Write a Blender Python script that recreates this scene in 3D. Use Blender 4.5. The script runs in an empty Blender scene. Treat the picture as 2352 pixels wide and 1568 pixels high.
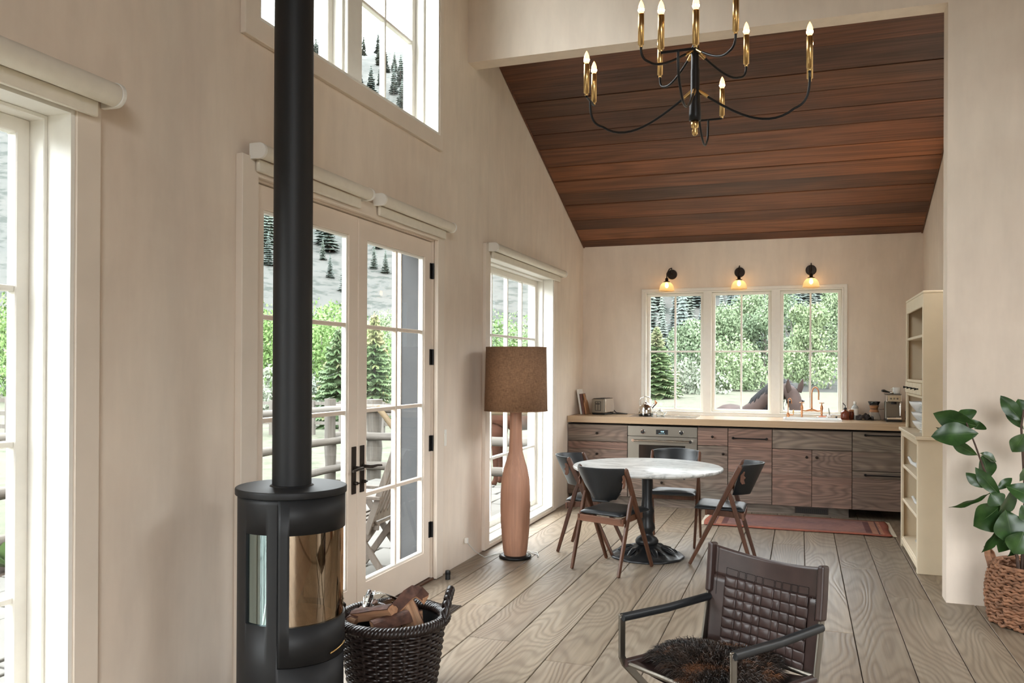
import bpy, bmesh, math, random
from mathutils import Vector, Matrix, Euler
random.seed(7)
PI = math.pi
S = bpy.context.scene
COL = S.collection

# ------------------------------------------------------------------ camera
def cam_setup():
    yaw, pitch, roll = 0.336298, 0.0026566, 0.0047417
    r = Vector((math.cos(yaw), math.sin(yaw), 0)); f = Vector((-math.sin(yaw), math.cos(yaw), 0)); u = Vector((0, 0, 1))
    f, u = f*math.cos(pitch)+u*math.sin(pitch), u*math.cos(pitch)-f*math.sin(pitch)
    r, u = r*math.cos(roll)+u*math.sin(roll), u*math.cos(roll)-r*math.sin(roll)
    cd = bpy.data.cameras.new('camera'); co = bpy.data.objects.new('camera', cd); COL.objects.link(co)
    m = Matrix((r, u, -f)).transposed().to_4x4(); m.translation = Vector((2.442, 0, 1.5))
    co.matrix_world = m
    cd.sensor_fit = 'HORIZONTAL'; cd.sensor_width = 36; cd.lens = 1897.21*36/2352
    cd.shift_y = 52.29/2352; cd.clip_end = 3000; cd.clip_start = 0.05
    S.camera = co
cam_setup()

# ------------------------------------------------------------------ world, light, exposure
SKY = 12.0
w = bpy.data.worlds.new('overcast_sky'); S.world = w; w.use_nodes = True
bgn = w.node_tree.nodes['Background']; bgn.inputs[0].default_value = (0.93, 0.97, 1.0, 1); bgn.inputs[1].default_value = SKY
vs = S.view_settings
vs.view_transform = 'Standard'; vs.look = 'None'; vs.exposure = 0.4; vs.gamma = 1.0; vs.use_curve_mapping = False
cy = S.cycles
cy.use_denoising = True
try: cy.denoiser = 'OPENIMAGEDENOISE'
except Exception: pass
cy.max_bounces = 10; cy.diffuse_bounces = 6; cy.glossy_bounces = 4; cy.transmission_bounces = 8; cy.transparent_max_bounces = 16
cy.sample_clamp_indirect = 6.0; cy.caustics_reflective = False; cy.caustics_refractive = False

def portal(loc, rot, sx, sy):
    l = bpy.data.lights.new('daylight_portal', 'AREA'); l.shape = 'RECTANGLE'; l.size = sx; l.size_y = sy; l.energy = 1
    l.cycles.is_portal = True
    o = bpy.data.objects.new('daylight_portal', l); COL.objects.link(o); o.location = loc; o.rotation_euler = rot
    o['kind'] = 'helper'
# area light -Z points into the room
portal((-0.30, 1.31, 1.21), (0, -PI/2, 0), 2.34, 1.86)
portal((-0.30, 4.29, 1.2), (0, -PI/2, 0), 2.4, 2.0)
portal((-0.30, 7.29, 1.21), (0, -PI/2, 0), 2.34, 1.86)
portal((-0.30, 4.31, 4.06), (0, -PI/2, 0), 1.87, 2.06)
portal((1.81, 9.80, 1.68), (-PI/2, 0, 0), 2.15, 1.4)

# ------------------------------------------------------------------ node helpers
def new_mat(name):
    m = bpy.data.materials.new(name); m.use_nodes = True
    nt = m.node_tree; b = nt.nodes['Principled BSDF']
    return m, nt, b
def L(nt, a, ao, b, bi): nt.links.new(a.outputs[ao], b.inputs[bi])
def rgba(c): return (c[0], c[1], c[2], 1)
def ramp(nt, stops, interp='LINEAR'):
    n = nt.nodes.new('ShaderNodeValToRGB'); n.color_ramp.interpolation = interp
    e = n.color_ramp.elements
    while len(e) > 1: e.remove(e[-1])
    e[0].position = stops[0][0]; e[0].color = rgba(stops[0][1])
    for p, c in stops[1:]:
        x = e.new(p); x.color = rgba(c)
    return n
def mth(nt, op, a=None, b=None):
    n = nt.nodes.new('ShaderNodeMath'); n.operation = op
    if isinstance(a, (int, float)): n.inputs[0].default_value = a
    elif a is not None: nt.links.new(a, n.inputs[0])
    if isinstance(b, (int, float)): n.inputs[1].default_value = b
    elif b is not None: nt.links.new(b, n.inputs[1])
    return n.outputs[0]
def noise(nt, vec, scale, detail=3, rough=0.5, dist=0):
    n = nt.nodes.new('ShaderNodeTexNoise'); n.inputs['Scale'].default_value = scale; n.inputs['Detail'].default_value = detail
    n.inputs['Roughness'].default_value = rough; n.inputs['Distortion'].default_value = dist
    if vec is not None: nt.links.new(vec, n.inputs['Vector'])
    return n.outputs[0]
def mixc(nt, fac, a, b, mode='MIX'):
    n = nt.nodes.new('ShaderNodeMix'); n.data_type = 'RGBA'; n.blend_type = mode
    if isinstance(fac, (int, float)): n.inputs[0].default_value = fac
    else: nt.links.new(fac, n.inputs[0])
    for k, v in ((6, a), (7, b)):
        if isinstance(v, tuple): n.inputs[k].default_value = rgba(v)
        else: nt.links.new(v, n.inputs[k])
    return n.outputs[2]
def coords(nt, scale=(1, 1, 1), kind='Object', rnd=0.0):
    t = nt.nodes.new('ShaderNodeTexCoord'); v = t.outputs[kind]
    if rnd:
        oi = nt.nodes.new('ShaderNodeObjectInfo'); a = nt.nodes.new('ShaderNodeVectorMath'); a.operation = 'MULTIPLY_ADD'
        nt.links.new(oi.outputs['Random'], a.inputs[0]); a.inputs[1].default_value = (rnd, rnd*.7, rnd*1.3); nt.links.new(v, a.inputs[2]); v = a.outputs[0]
    m = nt.nodes.new('ShaderNodeMapping'); nt.links.new(v, m.inputs[0]); m.inputs['Scale'].default_value = scale
    return m.outputs[0]
def bump(nt, b, h, strength=0.2, dist=0.01):
    n = nt.nodes.new('ShaderNodeBump'); n.inputs['Strength'].default_value = strength; n.inputs['Distance'].default_value = dist
    nt.links.new(h, n.inputs['Height']); nt.links.new(n.outputs[0], b.inputs['Normal'])
def plain(name, c, rough=0.5, metal=0.0, spec=0.5, var=0.0, vscale=20, coat=0, emit=None, estr=0, trans=0, ior=1.45, sheen=0):
    m, nt, b = new_mat(name)
    b.inputs['Base Color'].default_value = rgba(c); b.inputs['Roughness'].default_value = rough; b.inputs['Metallic'].default_value = metal
    b.inputs['Specular IOR Level'].default_value = spec; b.inputs['IOR'].default_value = ior
    if coat: b.inputs['Coat Weight'].default_value = coat; b.inputs['Coat Roughness'].default_value = 0.1
    if trans: b.inputs['Transmission Weight'].default_value = trans
    if sheen: b.inputs['Sheen Weight'].default_value = sheen
    if emit: b.inputs['Emission Color'].default_value = rgba(emit); b.inputs['Emission Strength'].default_value = estr
    if var:
        f = noise(nt, coords(nt), vscale, 3)
        r = ramp(nt, [(0.3, tuple(x*(1-var) for x in c)), (0.7, tuple(min(1, x*(1+var)) for x in c))]); nt.links.new(f, r.inputs[0]); L(nt, r, 0, b, 'Base Color')
    return m
def wood(name, tints, line, along='Y', lines=26, contrast=0.5, scale=1.0, rough=0.6, stretch=9.0, bmp=0.25, stain=None, rnd=37.0, fine=0.25):
    """boards: tint picked per object, contour-line grain stretched along one axis"""
    m, nt, b = new_mat(name)
    a, c = scale*5.0, scale*5.0/stretch
    sc = {'X': (c, a, a), 'Y': (a, c, a), 'Z': (a, a, c)}[along]
    v = coords(nt, sc, 'Object', rnd)
    n1 = noise(nt, v, 0.55, 2.0, 0.42, 0.25)
    s = mth(nt, 'SINE', mth(nt, 'MULTIPLY', n1, float(lines)*2.6))
    s = mth(nt, 'POWER', mth(nt, 'ADD', mth(nt, 'MULTIPLY', s, 0.5), 0.5), 1.6)
    # finer fibres
    fs = {'X': (1.2, 60, 60), 'Y': (60, 1.2, 60), 'Z': (60, 60, 1.2)}[along]
    v2 = coords(nt, fs, 'Object', rnd); n2 = noise(nt, v2, 1.0, 3, 0.6)
    v3 = coords(nt, {'X': (.8, 3, 3), 'Y': (3, .8, 3), 'Z': (3, 3, .8)}[along], 'Object', rnd); n3 = noise(nt, v3, 1.0, 3, 0.55)
    oi = nt.nodes.new('ShaderNodeObjectInfo')
    k = len(tints)
    tr = ramp(nt, [(i/max(1, k-1), t) for i, t in enumerate(tints)]); L(nt, oi, 'Random', tr, 0)
    base = tr.outputs[0]
    if stain:
        r3 = ramp(nt, [(0.42, (0, 0, 0)), (0.66, (1, 1, 1))]); nt.links.new(n3, r3.inputs[0])
        base = mixc(nt, mth(nt, 'MULTIPLY', r3.outputs[0], stain[1]), base, stain[0])
    r2 = ramp(nt, [(0.35, (1-fine,)*3), (0.65, (1+fine*.6,)*3)]); nt.links.new(n2, r2.inputs[0])
    base = mixc(nt, 1.0, base, r2.outputs[0], 'MULTIPLY')
    base = mixc(nt, mth(nt, 'MULTIPLY', s, contrast), base, line)
    nt.links.new(base, b.inputs['Base Color'])
    b.inputs['Roughness'].default_value = rough; b.inputs['Specular IOR Level'].default_value = 0.35
    h = mth(nt, 'ADD', mth(nt, 'MULTIPLY', s, -0.6), mth(nt, 'MULTIPLY', n2, 0.5))
    if bmp: bump(nt, b, h, bmp, 0.004)
    return m
def plaster(name, c, c2, sc=1.1):
    m, nt, b = new_mat(name)
    v = coords(nt, (sc, sc, sc))
    f = noise(nt, v, 1.0, 5, 0.6, 0.4); r = ramp(nt, [(0.32, c2), (0.62, c)]); nt.links.new(f, r.inputs[0])
    v2 = coords(nt, (9, 9, 2.0)); f2 = noise(nt, v2, 1.0, 3, 0.6); r2 = ramp(nt, [(0.3, (.94, .94, .94)), (0.7, (1.03, 1.03, 1.03))]); nt.links.new(f2, r2.inputs[0])
    nt.links.new(mixc(nt, 1.0, r.outputs[0], r2.outputs[0], 'MULTIPLY'), b.inputs['Base Color'])
    b.inputs['Roughness'].default_value = 0.75; b.inputs['Specular IOR Level'].default_value = 0.25
    bump(nt, b, noise(nt, coords(nt, (14, 14, 14)), 1.0, 5, 0.6), 0.08, 0.01)
    return m
def pane_mat(name, tint=(0.97, 0.99, 0.985), refl=0.07):
    m, nt, b = new_mat(name); nt.nodes.remove(b)
    t = nt.nodes.new('ShaderNodeBsdfTransparent'); t.inputs[0].default_value = rgba(tint)
    g = nt.nodes.new('ShaderNodeBsdfGlossy'); g.inputs['Roughness'].default_value = 0.0; g.inputs[0].default_value = (1, 1, 1, 1)
    fr = nt.nodes.new('ShaderNodeLayerWeight'); fr.inputs[0].default_value = 0.5
    mx = nt.nodes.new('ShaderNodeMixShader'); nt.links.new(mth(nt, 'ADD', mth(nt, 'MULTIPLY', mth(nt, 'POWER', fr.outputs['Facing'], 5.0), 0.6), 0.022), mx.inputs[0])
    L(nt, t, 0, mx, 1); L(nt, g, 0, mx, 2); L(nt, mx, 0, nt.nodes['Material Output'], 0)
    return m
def glow_glass(name, tint, estr, ecol):
    m, nt, b = new_mat(name)
    b.inputs['Base Color'].default_value = rgba(tint); b.inputs['Roughness'].default_value = 0.25
    b.inputs['Emission Color'].default_value = rgba(ecol); b.inputs['Emission Strength'].default_value = estr
    return m

# ------------------------------------------------------------------ materials
M = {}
M['plaster'] = plaster('plaster_beige', (0.80, 0.70, 0.59), (0.73, 0.62, 0.515))
M['trim'] = plain('trim_paint', (0.76, 0.67, 0.57), 0.5, var=0.04, vscale=4)
M['white'] = plain('white_paint', (0.82, 0.80, 0.74), 0.4, var=0.02)
M['sash'] = plain('sash_paint', (0.82, 0.79, 0.72), 0.4, var=0.02)
M['doorpaint'] = plain('door_paint', (0.76, 0.66, 0.56), 0.45, var=0.03, vscale=5)
M['jamb_grey'] = plain('grey_exterior_paint', (0.034, 0.035, 0.036), 0.6, var=0.1, vscale=6)
M['pane'] = pane_mat('window_glass')
M['roller'] = plain('roller_fabric', (0.72, 0.67, 0.57), 0.7, var=0.03)
M['floor'] = wood('floor_board', [(0.2604, 0.2009, 0.1414), (0.2344, 0.1860, 0.1339), (0.3050, 0.2455, 0.1823), (0.2492, 0.1934, 0.1339), (0.2827, 0.2269, 0.1637), (0.2158, 0.1711, 0.1265), (0.3125, 0.2567, 0.1934)], (0.0967, 0.0670, 0.0446), 'Y', lines=80, contrast=0.45, scale=0.85, rough=0.42, stretch=5.0, bmp=0.3, stain=((0.1934, 0.1339, 0.0893), 0.45), fine=0.15)
M['subfloor'] = plain('subfloor_dark', (0.05, 0.035, 0.025), 0.8, var=0.1)
M['ceil'] = wood('ceiling_board', [(0.10, 0.044, 0.026), (0.20, 0.078, 0.038), (0.065, 0.034, 0.024), (0.24, 0.090, 0.040), (0.12, 0.058, 0.034), (0.055, 0.030, 0.023), (0.27, 0.115, 0.058)], (0.035, 0.018, 0.012), 'X', lines=30, contrast=0.3, scale=1.0, rough=0.5, stretch=14, bmp=0.3, stain=((0.26, 0.10, 0.045), 0.45), fine=0.3)
M['barn'] = wood('barn_board', [(0.1650, 0.1353, 0.1056), (0.2178, 0.1320, 0.0990), (0.1551, 0.1320, 0.1056), (0.1914, 0.1551, 0.1188), (0.1584, 0.1353, 0.1089), (0.2310, 0.1386, 0.1056), (0.1782, 0.1485, 0.1155)], (0.0594, 0.0436, 0.0330), 'X', lines=60, contrast=0.45, scale=1.5, rough=0.65, stretch=6, bmp=0.45, stain=((0.25, 0.12, 0.09), 0.30), fine=0.3)
M['counter'] = wood('counter_wood', [(0.46, 0.33, 0.21)], (0.36, 0.235, 0.14), 'X', lines=9, contrast=0.35, scale=0.8, rough=0.25, stretch=9, bmp=0.03, fine=0.12)
M['walnut'] = wood('walnut', [(0.1152, 0.0490, 0.0259), (0.1008, 0.0432, 0.0245)], (0.0432, 0.0187, 0.0115), 'Z', lines=10, contrast=0.4, scale=2.0, rough=0.35, stretch=9, bmp=0.05, fine=0.2)
M['teak'] = wood('teak_warm', [(0.36, 0.17, 0.075)], (0.22, 0.09, 0.04), 'Z', lines=10, contrast=0.3, scale=2.0, rough=0.35, stretch=9, bmp=0.05, fine=0.15)
M['rosewood'] = wood('rosewood', [(0.1650, 0.0750, 0.0450)], (0.0750, 0.0315, 0.0195), 'Y', lines=12, contrast=0.4, scale=2.0, rough=0.35, stretch=9, bmp=0.05, fine=0.2)
M['lampwood'] = wood('pear_wood', [(0.43, 0.225, 0.145)], (0.27, 0.125, 0.075), 'Z', lines=7, contrast=0.4, scale=1.6, rough=0.5, stretch=5, bmp=0.05, fine=0.12)
M['black_steel'] = plain('stove_black', (0.013, 0.013, 0.0135), 0.5, 0.0, 0.35)
M['black_metal'] = plain('black_metal', (0.016, 0.015, 0.015), 0.38, 0.6, 0.5)
M['bronze'] = plain('dark_bronze', (0.035, 0.026, 0.021), 0.4, 0.7)
M['brass'] = plain('brass', (0.60, 0.40, 0.17), 0.28, 1.0)
M['copper'] = plain('aged_copper', (0.50, 0.24, 0.12), 0.3, 1.0)
M['steel'] = plain('brushed_steel', (0.26, 0.235, 0.20), 0.38, 1.0)
M['chrome'] = plain('chrome', (0.75, 0.74, 0.72), 0.08, 1.0)
M['blackleather'] = plain('black_leather', (0.016, 0.018, 0.020), 0.42, 0, 0.5)
M['brownleather'] = plain('brown_leather', (0.048, 0.028, 0.024), 0.34, 0, 0.5, var=0.2, vscale=14)
M['white_ceramic'] = plain('white_ceramic', (0.82, 0.83, 0.82), 0.18, 0, 0.5)
M['cream'] = plain('cream_paint', (0.74, 0.63, 0.46), 0.45, var=0.03, vscale=6)
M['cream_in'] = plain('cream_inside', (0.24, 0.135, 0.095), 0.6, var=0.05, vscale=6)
M['black_plastic'] = plain('black_plastic', (0.012, 0.012, 0.012), 0.35)
M['wicker_dark'] = plain('dark_wicker', (0.018, 0.011, 0.009), 0.34, 0, 0.5, var=0.35, vscale=40)
M['seagrass'] = plain('seagrass', (0.24, 0.115, 0.062), 0.6, 0, 0.4, var=0.45, vscale=25)
M['clear'] = plain('clear_glass', (0.95, 0.97, 0.96), 0.02, 0, 0.5, trans=1.0, ior=1.45)

# ------------------------------------------------------------------ mesh builder
class MB:
    def __init__(s): s.v = []; s.f = []; s.sm = []
    def add(s, vs, fs, smooth=False):
        o = len(s.v); s.v += [tuple(x) for x in vs]; s.f += [tuple(i+o for i in q) for q in fs]; s.sm += [smooth]*len(fs); return s
    def box(s, x0, x1, y0, y1, z0, z1, mtx=None):
        vs = [(x0, y0, z0), (x1, y0, z0), (x1, y1, z0), (x0, y1, z0), (x0, y0, z1), (x1, y0, z1), (x1, y1, z1), (x0, y1, z1)]
        if mtx is not None: vs = [mtx @ Vector(p) for p in vs]
        return s.add(vs, [(0, 3, 2, 1), (4, 5, 6, 7), (0, 1, 5, 4), (1, 2, 6, 5), (2, 3, 7, 6), (3, 0, 4, 7)])
    def rings(s, rings, closed_u=True, cap0=True, cap1=True, smooth=True):
        n = len(rings[0]); vs = [p for r in rings for p in r]; fs = []
        for i in range(len(rings)-1):
            for j in range(n if closed_u else n-1):
                a = i*n+j; b = i*n+(j+1) % n; fs.append((a, b, b+n, a+n))
        s.add(vs, fs, smooth)
        if cap0: s.add(rings[0], [tuple(range(n))[::-1]])
        if cap1: s.add(rings[-1], [tuple(range(n))])
        return s
    def lathe(s, prof, n=32, c=(0, 0, 0), cap0=True, cap1=True, smooth=True, sx=1, sy=1):
        rs = [[(c[0]+r*sx*math.cos(2*PI*j/n), c[1]+r*sy*math.sin(2*PI*j/n), c[2]+z) for j in range(n)] for r, z in prof]
        return s.rings(rs, True, cap0, cap1, smooth)
    def tube(s, pts, r, n=10, smooth=True, caps=True, flat=1.0, up=None):
        pts = [Vector(p) for p in pts]; k = len(pts)
        rr = r if isinstance(r, (list, tuple)) else [r]*k
        rs = []; prev = None
        for i, p in enumerate(pts):
            t = (pts[min(i+1, k-1)]-pts[max(i-1, 0)]).normalized()
            if prev is None:
                a = Vector(up) if up else (Vector((0, 0, 1)) if abs(t.z) < 0.9 else Vector((1, 0, 0)))
                x = t.cross(a).normalized()
            else:
                x = (prev - t*prev.dot(t)); x = x.normalized() if x.length > 1e-6 else t.orthogonal().normalized()
            y = t.cross(x); prev = x
            rs.append([p + x*(rr[i]*math.cos(2*PI*j/n)) + y*(rr[i]*flat*math.sin(2*PI*j/n)) for j in range(n)])
        return s.rings(rs, True, caps, caps, smooth)
    def sweep(s, pts, w, h, up=(0, 0, 1)):
        """rectangular bar along pts; w across, h along up"""
        pts = [Vector(p) for p in pts]; rs = []; U = Vector(up)
        for i, p in enumerate(pts):
            t = (pts[min(i+1, len(pts)-1)]-pts[max(i-1, 0)]).normalized()
            x = t.cross(U).normalized(); y = x.cross(t).normalized()
            ww = w[i] if isinstance(w, (list, tuple)) else w; hh = h[i] if isinstance(h, (list, tuple)) else h
            rs.append([p+x*ww/2+y*hh/2, p-x*ww/2+y*hh/2, p-x*ww/2-y*hh/2, p+x*ww/2-y*hh/2])
        return s.rings(rs, True, True, True, False)
    def prism(s, poly, d, mtx=None):
        """poly in local XY, extruded d along local Z"""
        n = len(poly); vs = [Vector((x, y, 0)) for x, y in poly]+[Vector((x, y, d)) for x, y in poly]
        if mtx is not None: vs = [mtx @ p for p in vs]
        return s.add(vs, [tuple(range(n))[::-1], tuple(range(n, 2*n))]+[(i, (i+1) % n, (i+1) % n+n, i+n) for i in range(n)])
    def mesh(s, name):
        me = bpy.data.meshes.new(name); me.from_pydata(s.v, [], s.f); me.polygons.foreach_set('use_smooth', s.sm); me.update(); return me
    def obj(s, name, mat, parent=None, loc=None, bevel=0, rot=None, seg=2, subsurf=0, solid=0):
        me = s.mesh(name); me.materials.append(M[mat] if isinstance(mat, str) else mat)
        bm = bmesh.new(); bm.from_mesh(me)
        if bevel or subsurf or solid: bmesh.ops.remove_doubles(bm, verts=bm.verts, dist=1e-5)
        bmesh.ops.recalc_face_normals(bm, faces=bm.faces)
        bm.to_mesh(me); bm.free()
        return link(name, me, parent, loc, bevel, rot, seg, subsurf, solid)
def link(name, me, parent=None, loc=None, bevel=0, rot=None, seg=2, subsurf=0, solid=0):
    o = bpy.data.objects.new(name, me); COL.objects.link(o)
    if parent is not None: o.parent = parent
    if loc is not None: o.location = loc
    if rot is not None: o.rotation_euler = rot
    if solid:
        q = o.modifiers.new('s', 'SOLIDIFY'); q.thickness = solid; q.offset = 0
    if bevel:
        q = o.modifiers.new('b', 'BEVEL'); q.width = bevel; q.segments = seg; q.limit_method = 'ANGLE'; q.angle_limit = 0.6
    if subsurf:
        q = o.modifiers.new('d', 'SUBSURF'); q.levels = subsurf; q.render_levels = subsurf
    return o
def B(x0, x1, y0, y1, z0, z1): return MB().box(x0, x1, y0, y1, z0, z1)
def empty(name, loc=(0, 0, 0), rz=0):
    o = bpy.data.objects.new(name, None); COL.objects.link(o); o.location = loc; o.rotation_euler = (0, 0, rz); o.empty_display_size = 0.1; return o
def thing(name, label, cat, loc=(0, 0, 0), rz=0, group=None):
    return tag(empty(name, loc, rz), label, cat, group)
def tag(o, label, cat, group=None, kind=None):
    o['label'] = label; o['category'] = cat
    if group: o['group'] = group
    if kind: o['kind'] = kind
    return o
def struct(o, label=None):
    o['kind'] = 'structure'
    if label: o['label'] = label
    return o
def copy_tree(o, parent=None):
    c = o.copy(); COL.objects.link(c); c.parent = parent
    for ch in list(o.children): copy_tree(ch, c)
    return c
def wall_grid(u0, u1, v0, v1, holes, t0, t1, axis):
    """connected wall slab with rectangular holes; u horizontal, v = z; t across; axis 'x' (wall normal x) or 'y'"""
    us = sorted({u0, u1, *[h[0] for h in holes], *[h[1] for h in holes]}); vs_ = sorted({v0, v1, *[h[2] for h in holes], *[h[3] for h in holes]})
    def solid(i, j):
        if i < 0 or j < 0 or i >= len(us)-1 or j >= len(vs_)-1: return False
        cu, cv = (us[i]+us[i+1])/2, (vs_[j]+vs_[j+1])/2
        return not any(h[0] < cu < h[1] and h[2] < cv < h[3] for h in holes)
    m = MB(); idx = {}
    def V(i, j, k):
        if (i, j, k) not in idx:
            t = t0 if k == 0 else t1; idx[(i, j, k)] = len(m.v)
            m.v.append((t, us[i], vs_[j]) if axis == 'x' else (us[i], t, vs_[j]))
        return idx[(i, j, k)]
    for i in range(len(us)-1):
        for j in range(len(vs_)-1):
            if not solid(i, j): continue
            for k in (0, 1): m.f.append((V(i, j, k), V(i+1, j, k), V(i+1, j+1, k), V(i, j+1, k)))
            for (di, dj, a, b) in ((-1, 0, (i, j), (i, j+1)), (1, 0, (i+1, j), (i+1, j+1)), (0, -1, (i, j), (i+1, j)), (0, 1, (i, j+1), (i+1, j+1))):
                if not solid(i+di, j+dj): m.f.append((V(*a, 0), V(*b, 0), V(*b, 1), V(*a, 1)))
    m.sm = [False]*len(m.f)
    return m
# ================================================================== STRUCTURE
XR, YR, ZT = 7.4, -4.2, 5.7        # great room extents beyond the picture
HDR0, HDR1, PIERX, HZ = 5.92, 6.08, 3.327, 3.85
YB, KX = 9.53, 3.64
def ceil_z(y): return 2.914 + 0.3907*(9.53-y)

# floor: slab with one object per board
fl = struct(B(-0.0, XR, YR, YB, -0.2, -0.022).obj('floor', 'subfloor'), 'wide weathered oak plank floor')
PW = 0.2535
ends = {2: [4.86], 4: [2.0, 6.2], 5: [4.05, 7.6], 6: [5.0], 7: [3.4, 6.9], 9: [5.25, 7.4], 10: [5.05, 4.9+3.1], 11: [4.0, 6.7], 12: [5.95], 13: [4.4, 7.3]}
rnd = random.Random(3)
x = 0.195-PW; k = 0
while x < XR-0.02:
    x0, x1 = max(x, 0.002), min(x+PW, XR-0.002)
    ymax = YB-0.002 if x0 < KX-0.05 else HDR0+0.02
    if x0 < KX-0.05: x1 = min(x1, KX-0.002) if x1 > KX else x1
    cuts = ends.get(k, [rnd.uniform(0.5, 3.0)+d for d in (0, 3.6)])
    ys = [YR+0.01] + [rnd.uniform(-2.5, -0.5)] + sorted(c for c in cuts if c < ymax-0.5) + [ymax]
    for a, b in zip(ys[:-1], ys[1:]):
        g = 0.0022; cx, cyy = (x0+x1)/2, (a+b)/2; hx, hy = (x1-x0)/2-g, (b-a)/2-g*.6
        d = rnd.uniform(-0.0012, 0.0008)
        B(-hx, hx, -hy, hy, -0.024, d).obj('floor_plank', 'floor', fl, (cx, cyy, 0), bevel=0.0025, seg=1)
    x += PW; k += 1
# under the kitchen cabinets and the pier
# kitchen ceiling boards
cz = MB()
SL = math.atan(0.3907)
cl = struct(MB().add([(0, HDR1, ceil_z(HDR1)+.03), (KX, HDR1, ceil_z(HDR1)+.03), (KX, YB, ceil_z(YB)+.03), (0, YB, ceil_z(YB)+.03),
    (0, HDR1, ceil_z(HDR1)+.25), (KX, HDR1, ceil_z(HDR1)+.25), (KX, YB, ceil_z(YB)+.25), (0, YB, ceil_z(YB)+.25)],
    [(0, 1, 2, 3), (7, 6, 5, 4), (0, 4, 5, 1), (1, 5, 6, 2), (2, 6, 7, 3), (3, 7, 4, 0)]).obj('ceiling', 'subfloor'), 'sloped ceiling of dark reclaimed boards')
ys = [HDR1+.002, 6.31, 6.55, 6.794, 7.068, 7.287, 7.512, 7.732, 8.009, 8.239, 8.449, 8.671, 8.955, 9.154, 9.384, YB-.002]
for i in range(len(ys)-1):
    y0, y1 = ys[i]+.0035, ys[i+1]-.0035; ym = (y0+y1)/2; hy = (y1-y0)/2/math.cos(SL); d = rnd.uniform(-.007, .004)
    segs = [0.004, KX-.004]
    for a, b in zip(segs[:-1], segs[1:]):
        B(-(b-a)/2+.0008, (b-a)/2-.0008, -hy, hy, d, 0.026).obj('ceiling_board', 'ceil', cl, ((a+b)/2, ym, ceil_z(ym)), rot=(-SL, 0, 0), bevel=0.003, seg=1)
# thin dark edge strip along the left and right of the ceiling
for xx in (0.004, KX-0.016):
    B(0, .012, -1.88, 1.86, -.006, .02).obj('edge_strip', 'ceil', cl, (xx, (HDR1+YB)/2, ceil_z((HDR1+YB)/2)), rot=(-SL, 0, 0))

# walls
W1 = (0.38, 2.24, 0.04, 2.40); W3 = (6.36, 8.22, 0.04, 2.42); DR = (3.255, 5.325, -0.02, 2.395); UP = (3.28, 5.34, 3.13, 5.0)
struct(wall_grid(YR-.25, YB+.22, -0.6, ZT, [W1, W3, (DR[0], DR[1], -0.6, DR[3]), UP], -0.25, 0.0, 'x').obj('wall_left', 'plaster'), 'tall pale plaster wall with windows and glazed doors')
BW = (0.735, 2.875, 0.985, 2.365)
struct(wall_grid(0.0, KX+.2, -0.6, 3.3, [BW], YB, YB+.22, 'y').obj('wall_back', 'plaster'), 'kitchen plaster wall around the triple window')
struct(wall_grid(HDR1, YB, -.2, 4.5, [(6.2, 8.1, 2.2, 3.35)], KX, KX+.2, 'x').obj('wall_right', 'plaster'), 'kitchen side wall behind the cream hutch')  # hole is an unseen window, added to brighten the kitchen
struct(wall_grid(0.0, XR, -0.2, ZT, [(0.0, PIERX, -0.2, HZ)], HDR0, HDR1, 'y').obj('wall_partition', 'plaster'), 'plaster pier and deep header framing the kitchen opening')
SIDE = [(3.3, 5.6, .05, 2.7), (4.0, 5.6, 3.2, 4.7)]  # unseen side openings, assumed and sized for the daylight they admit
REAR = [(3.6, 7.0, .05, 2.7), (3.6, 7.0, 3.2, 4.7)]  # openings behind the camera, added to bring daylight into the room
KSIDE_ADDED = (6.2, 8.1, 2.2, 3.35)  # added kitchen opening hidden behind the pier, lets in extra sky light
struct(wall_grid(YR, HDR0, -0.2, ZT, SIDE, XR, XR+.25, 'x').obj('wall_side', 'plaster'), 'far side wall of the living room with added daylight openings')
struct(wall_grid(0.0, XR, -0.2, ZT, REAR, YR-.25, YR, 'y').obj('wall_rear', 'plaster'), 'rear wall of the living room with added daylight openings')
struct(B(-.25, XR+.25, YR-.25, HDR1, ZT, ZT+.2).obj('ceiling_living', 'ceil'), 'high dark boarded ceiling of the living room')
for a, b, c, d in SIDE: portal((XR+.3, (a+b)/2, (c+d)/2), (0, PI/2, 0), d-c, b-a)
portal((KX+.25, 7.15, 2.775), (0, PI/2, 0), 1.15, 1.9)
for a, b, c, d in REAR: portal(((a+b)/2, YR-.3, (c+d)/2), (PI/2, 0, 0), b-a, d-c)

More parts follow.
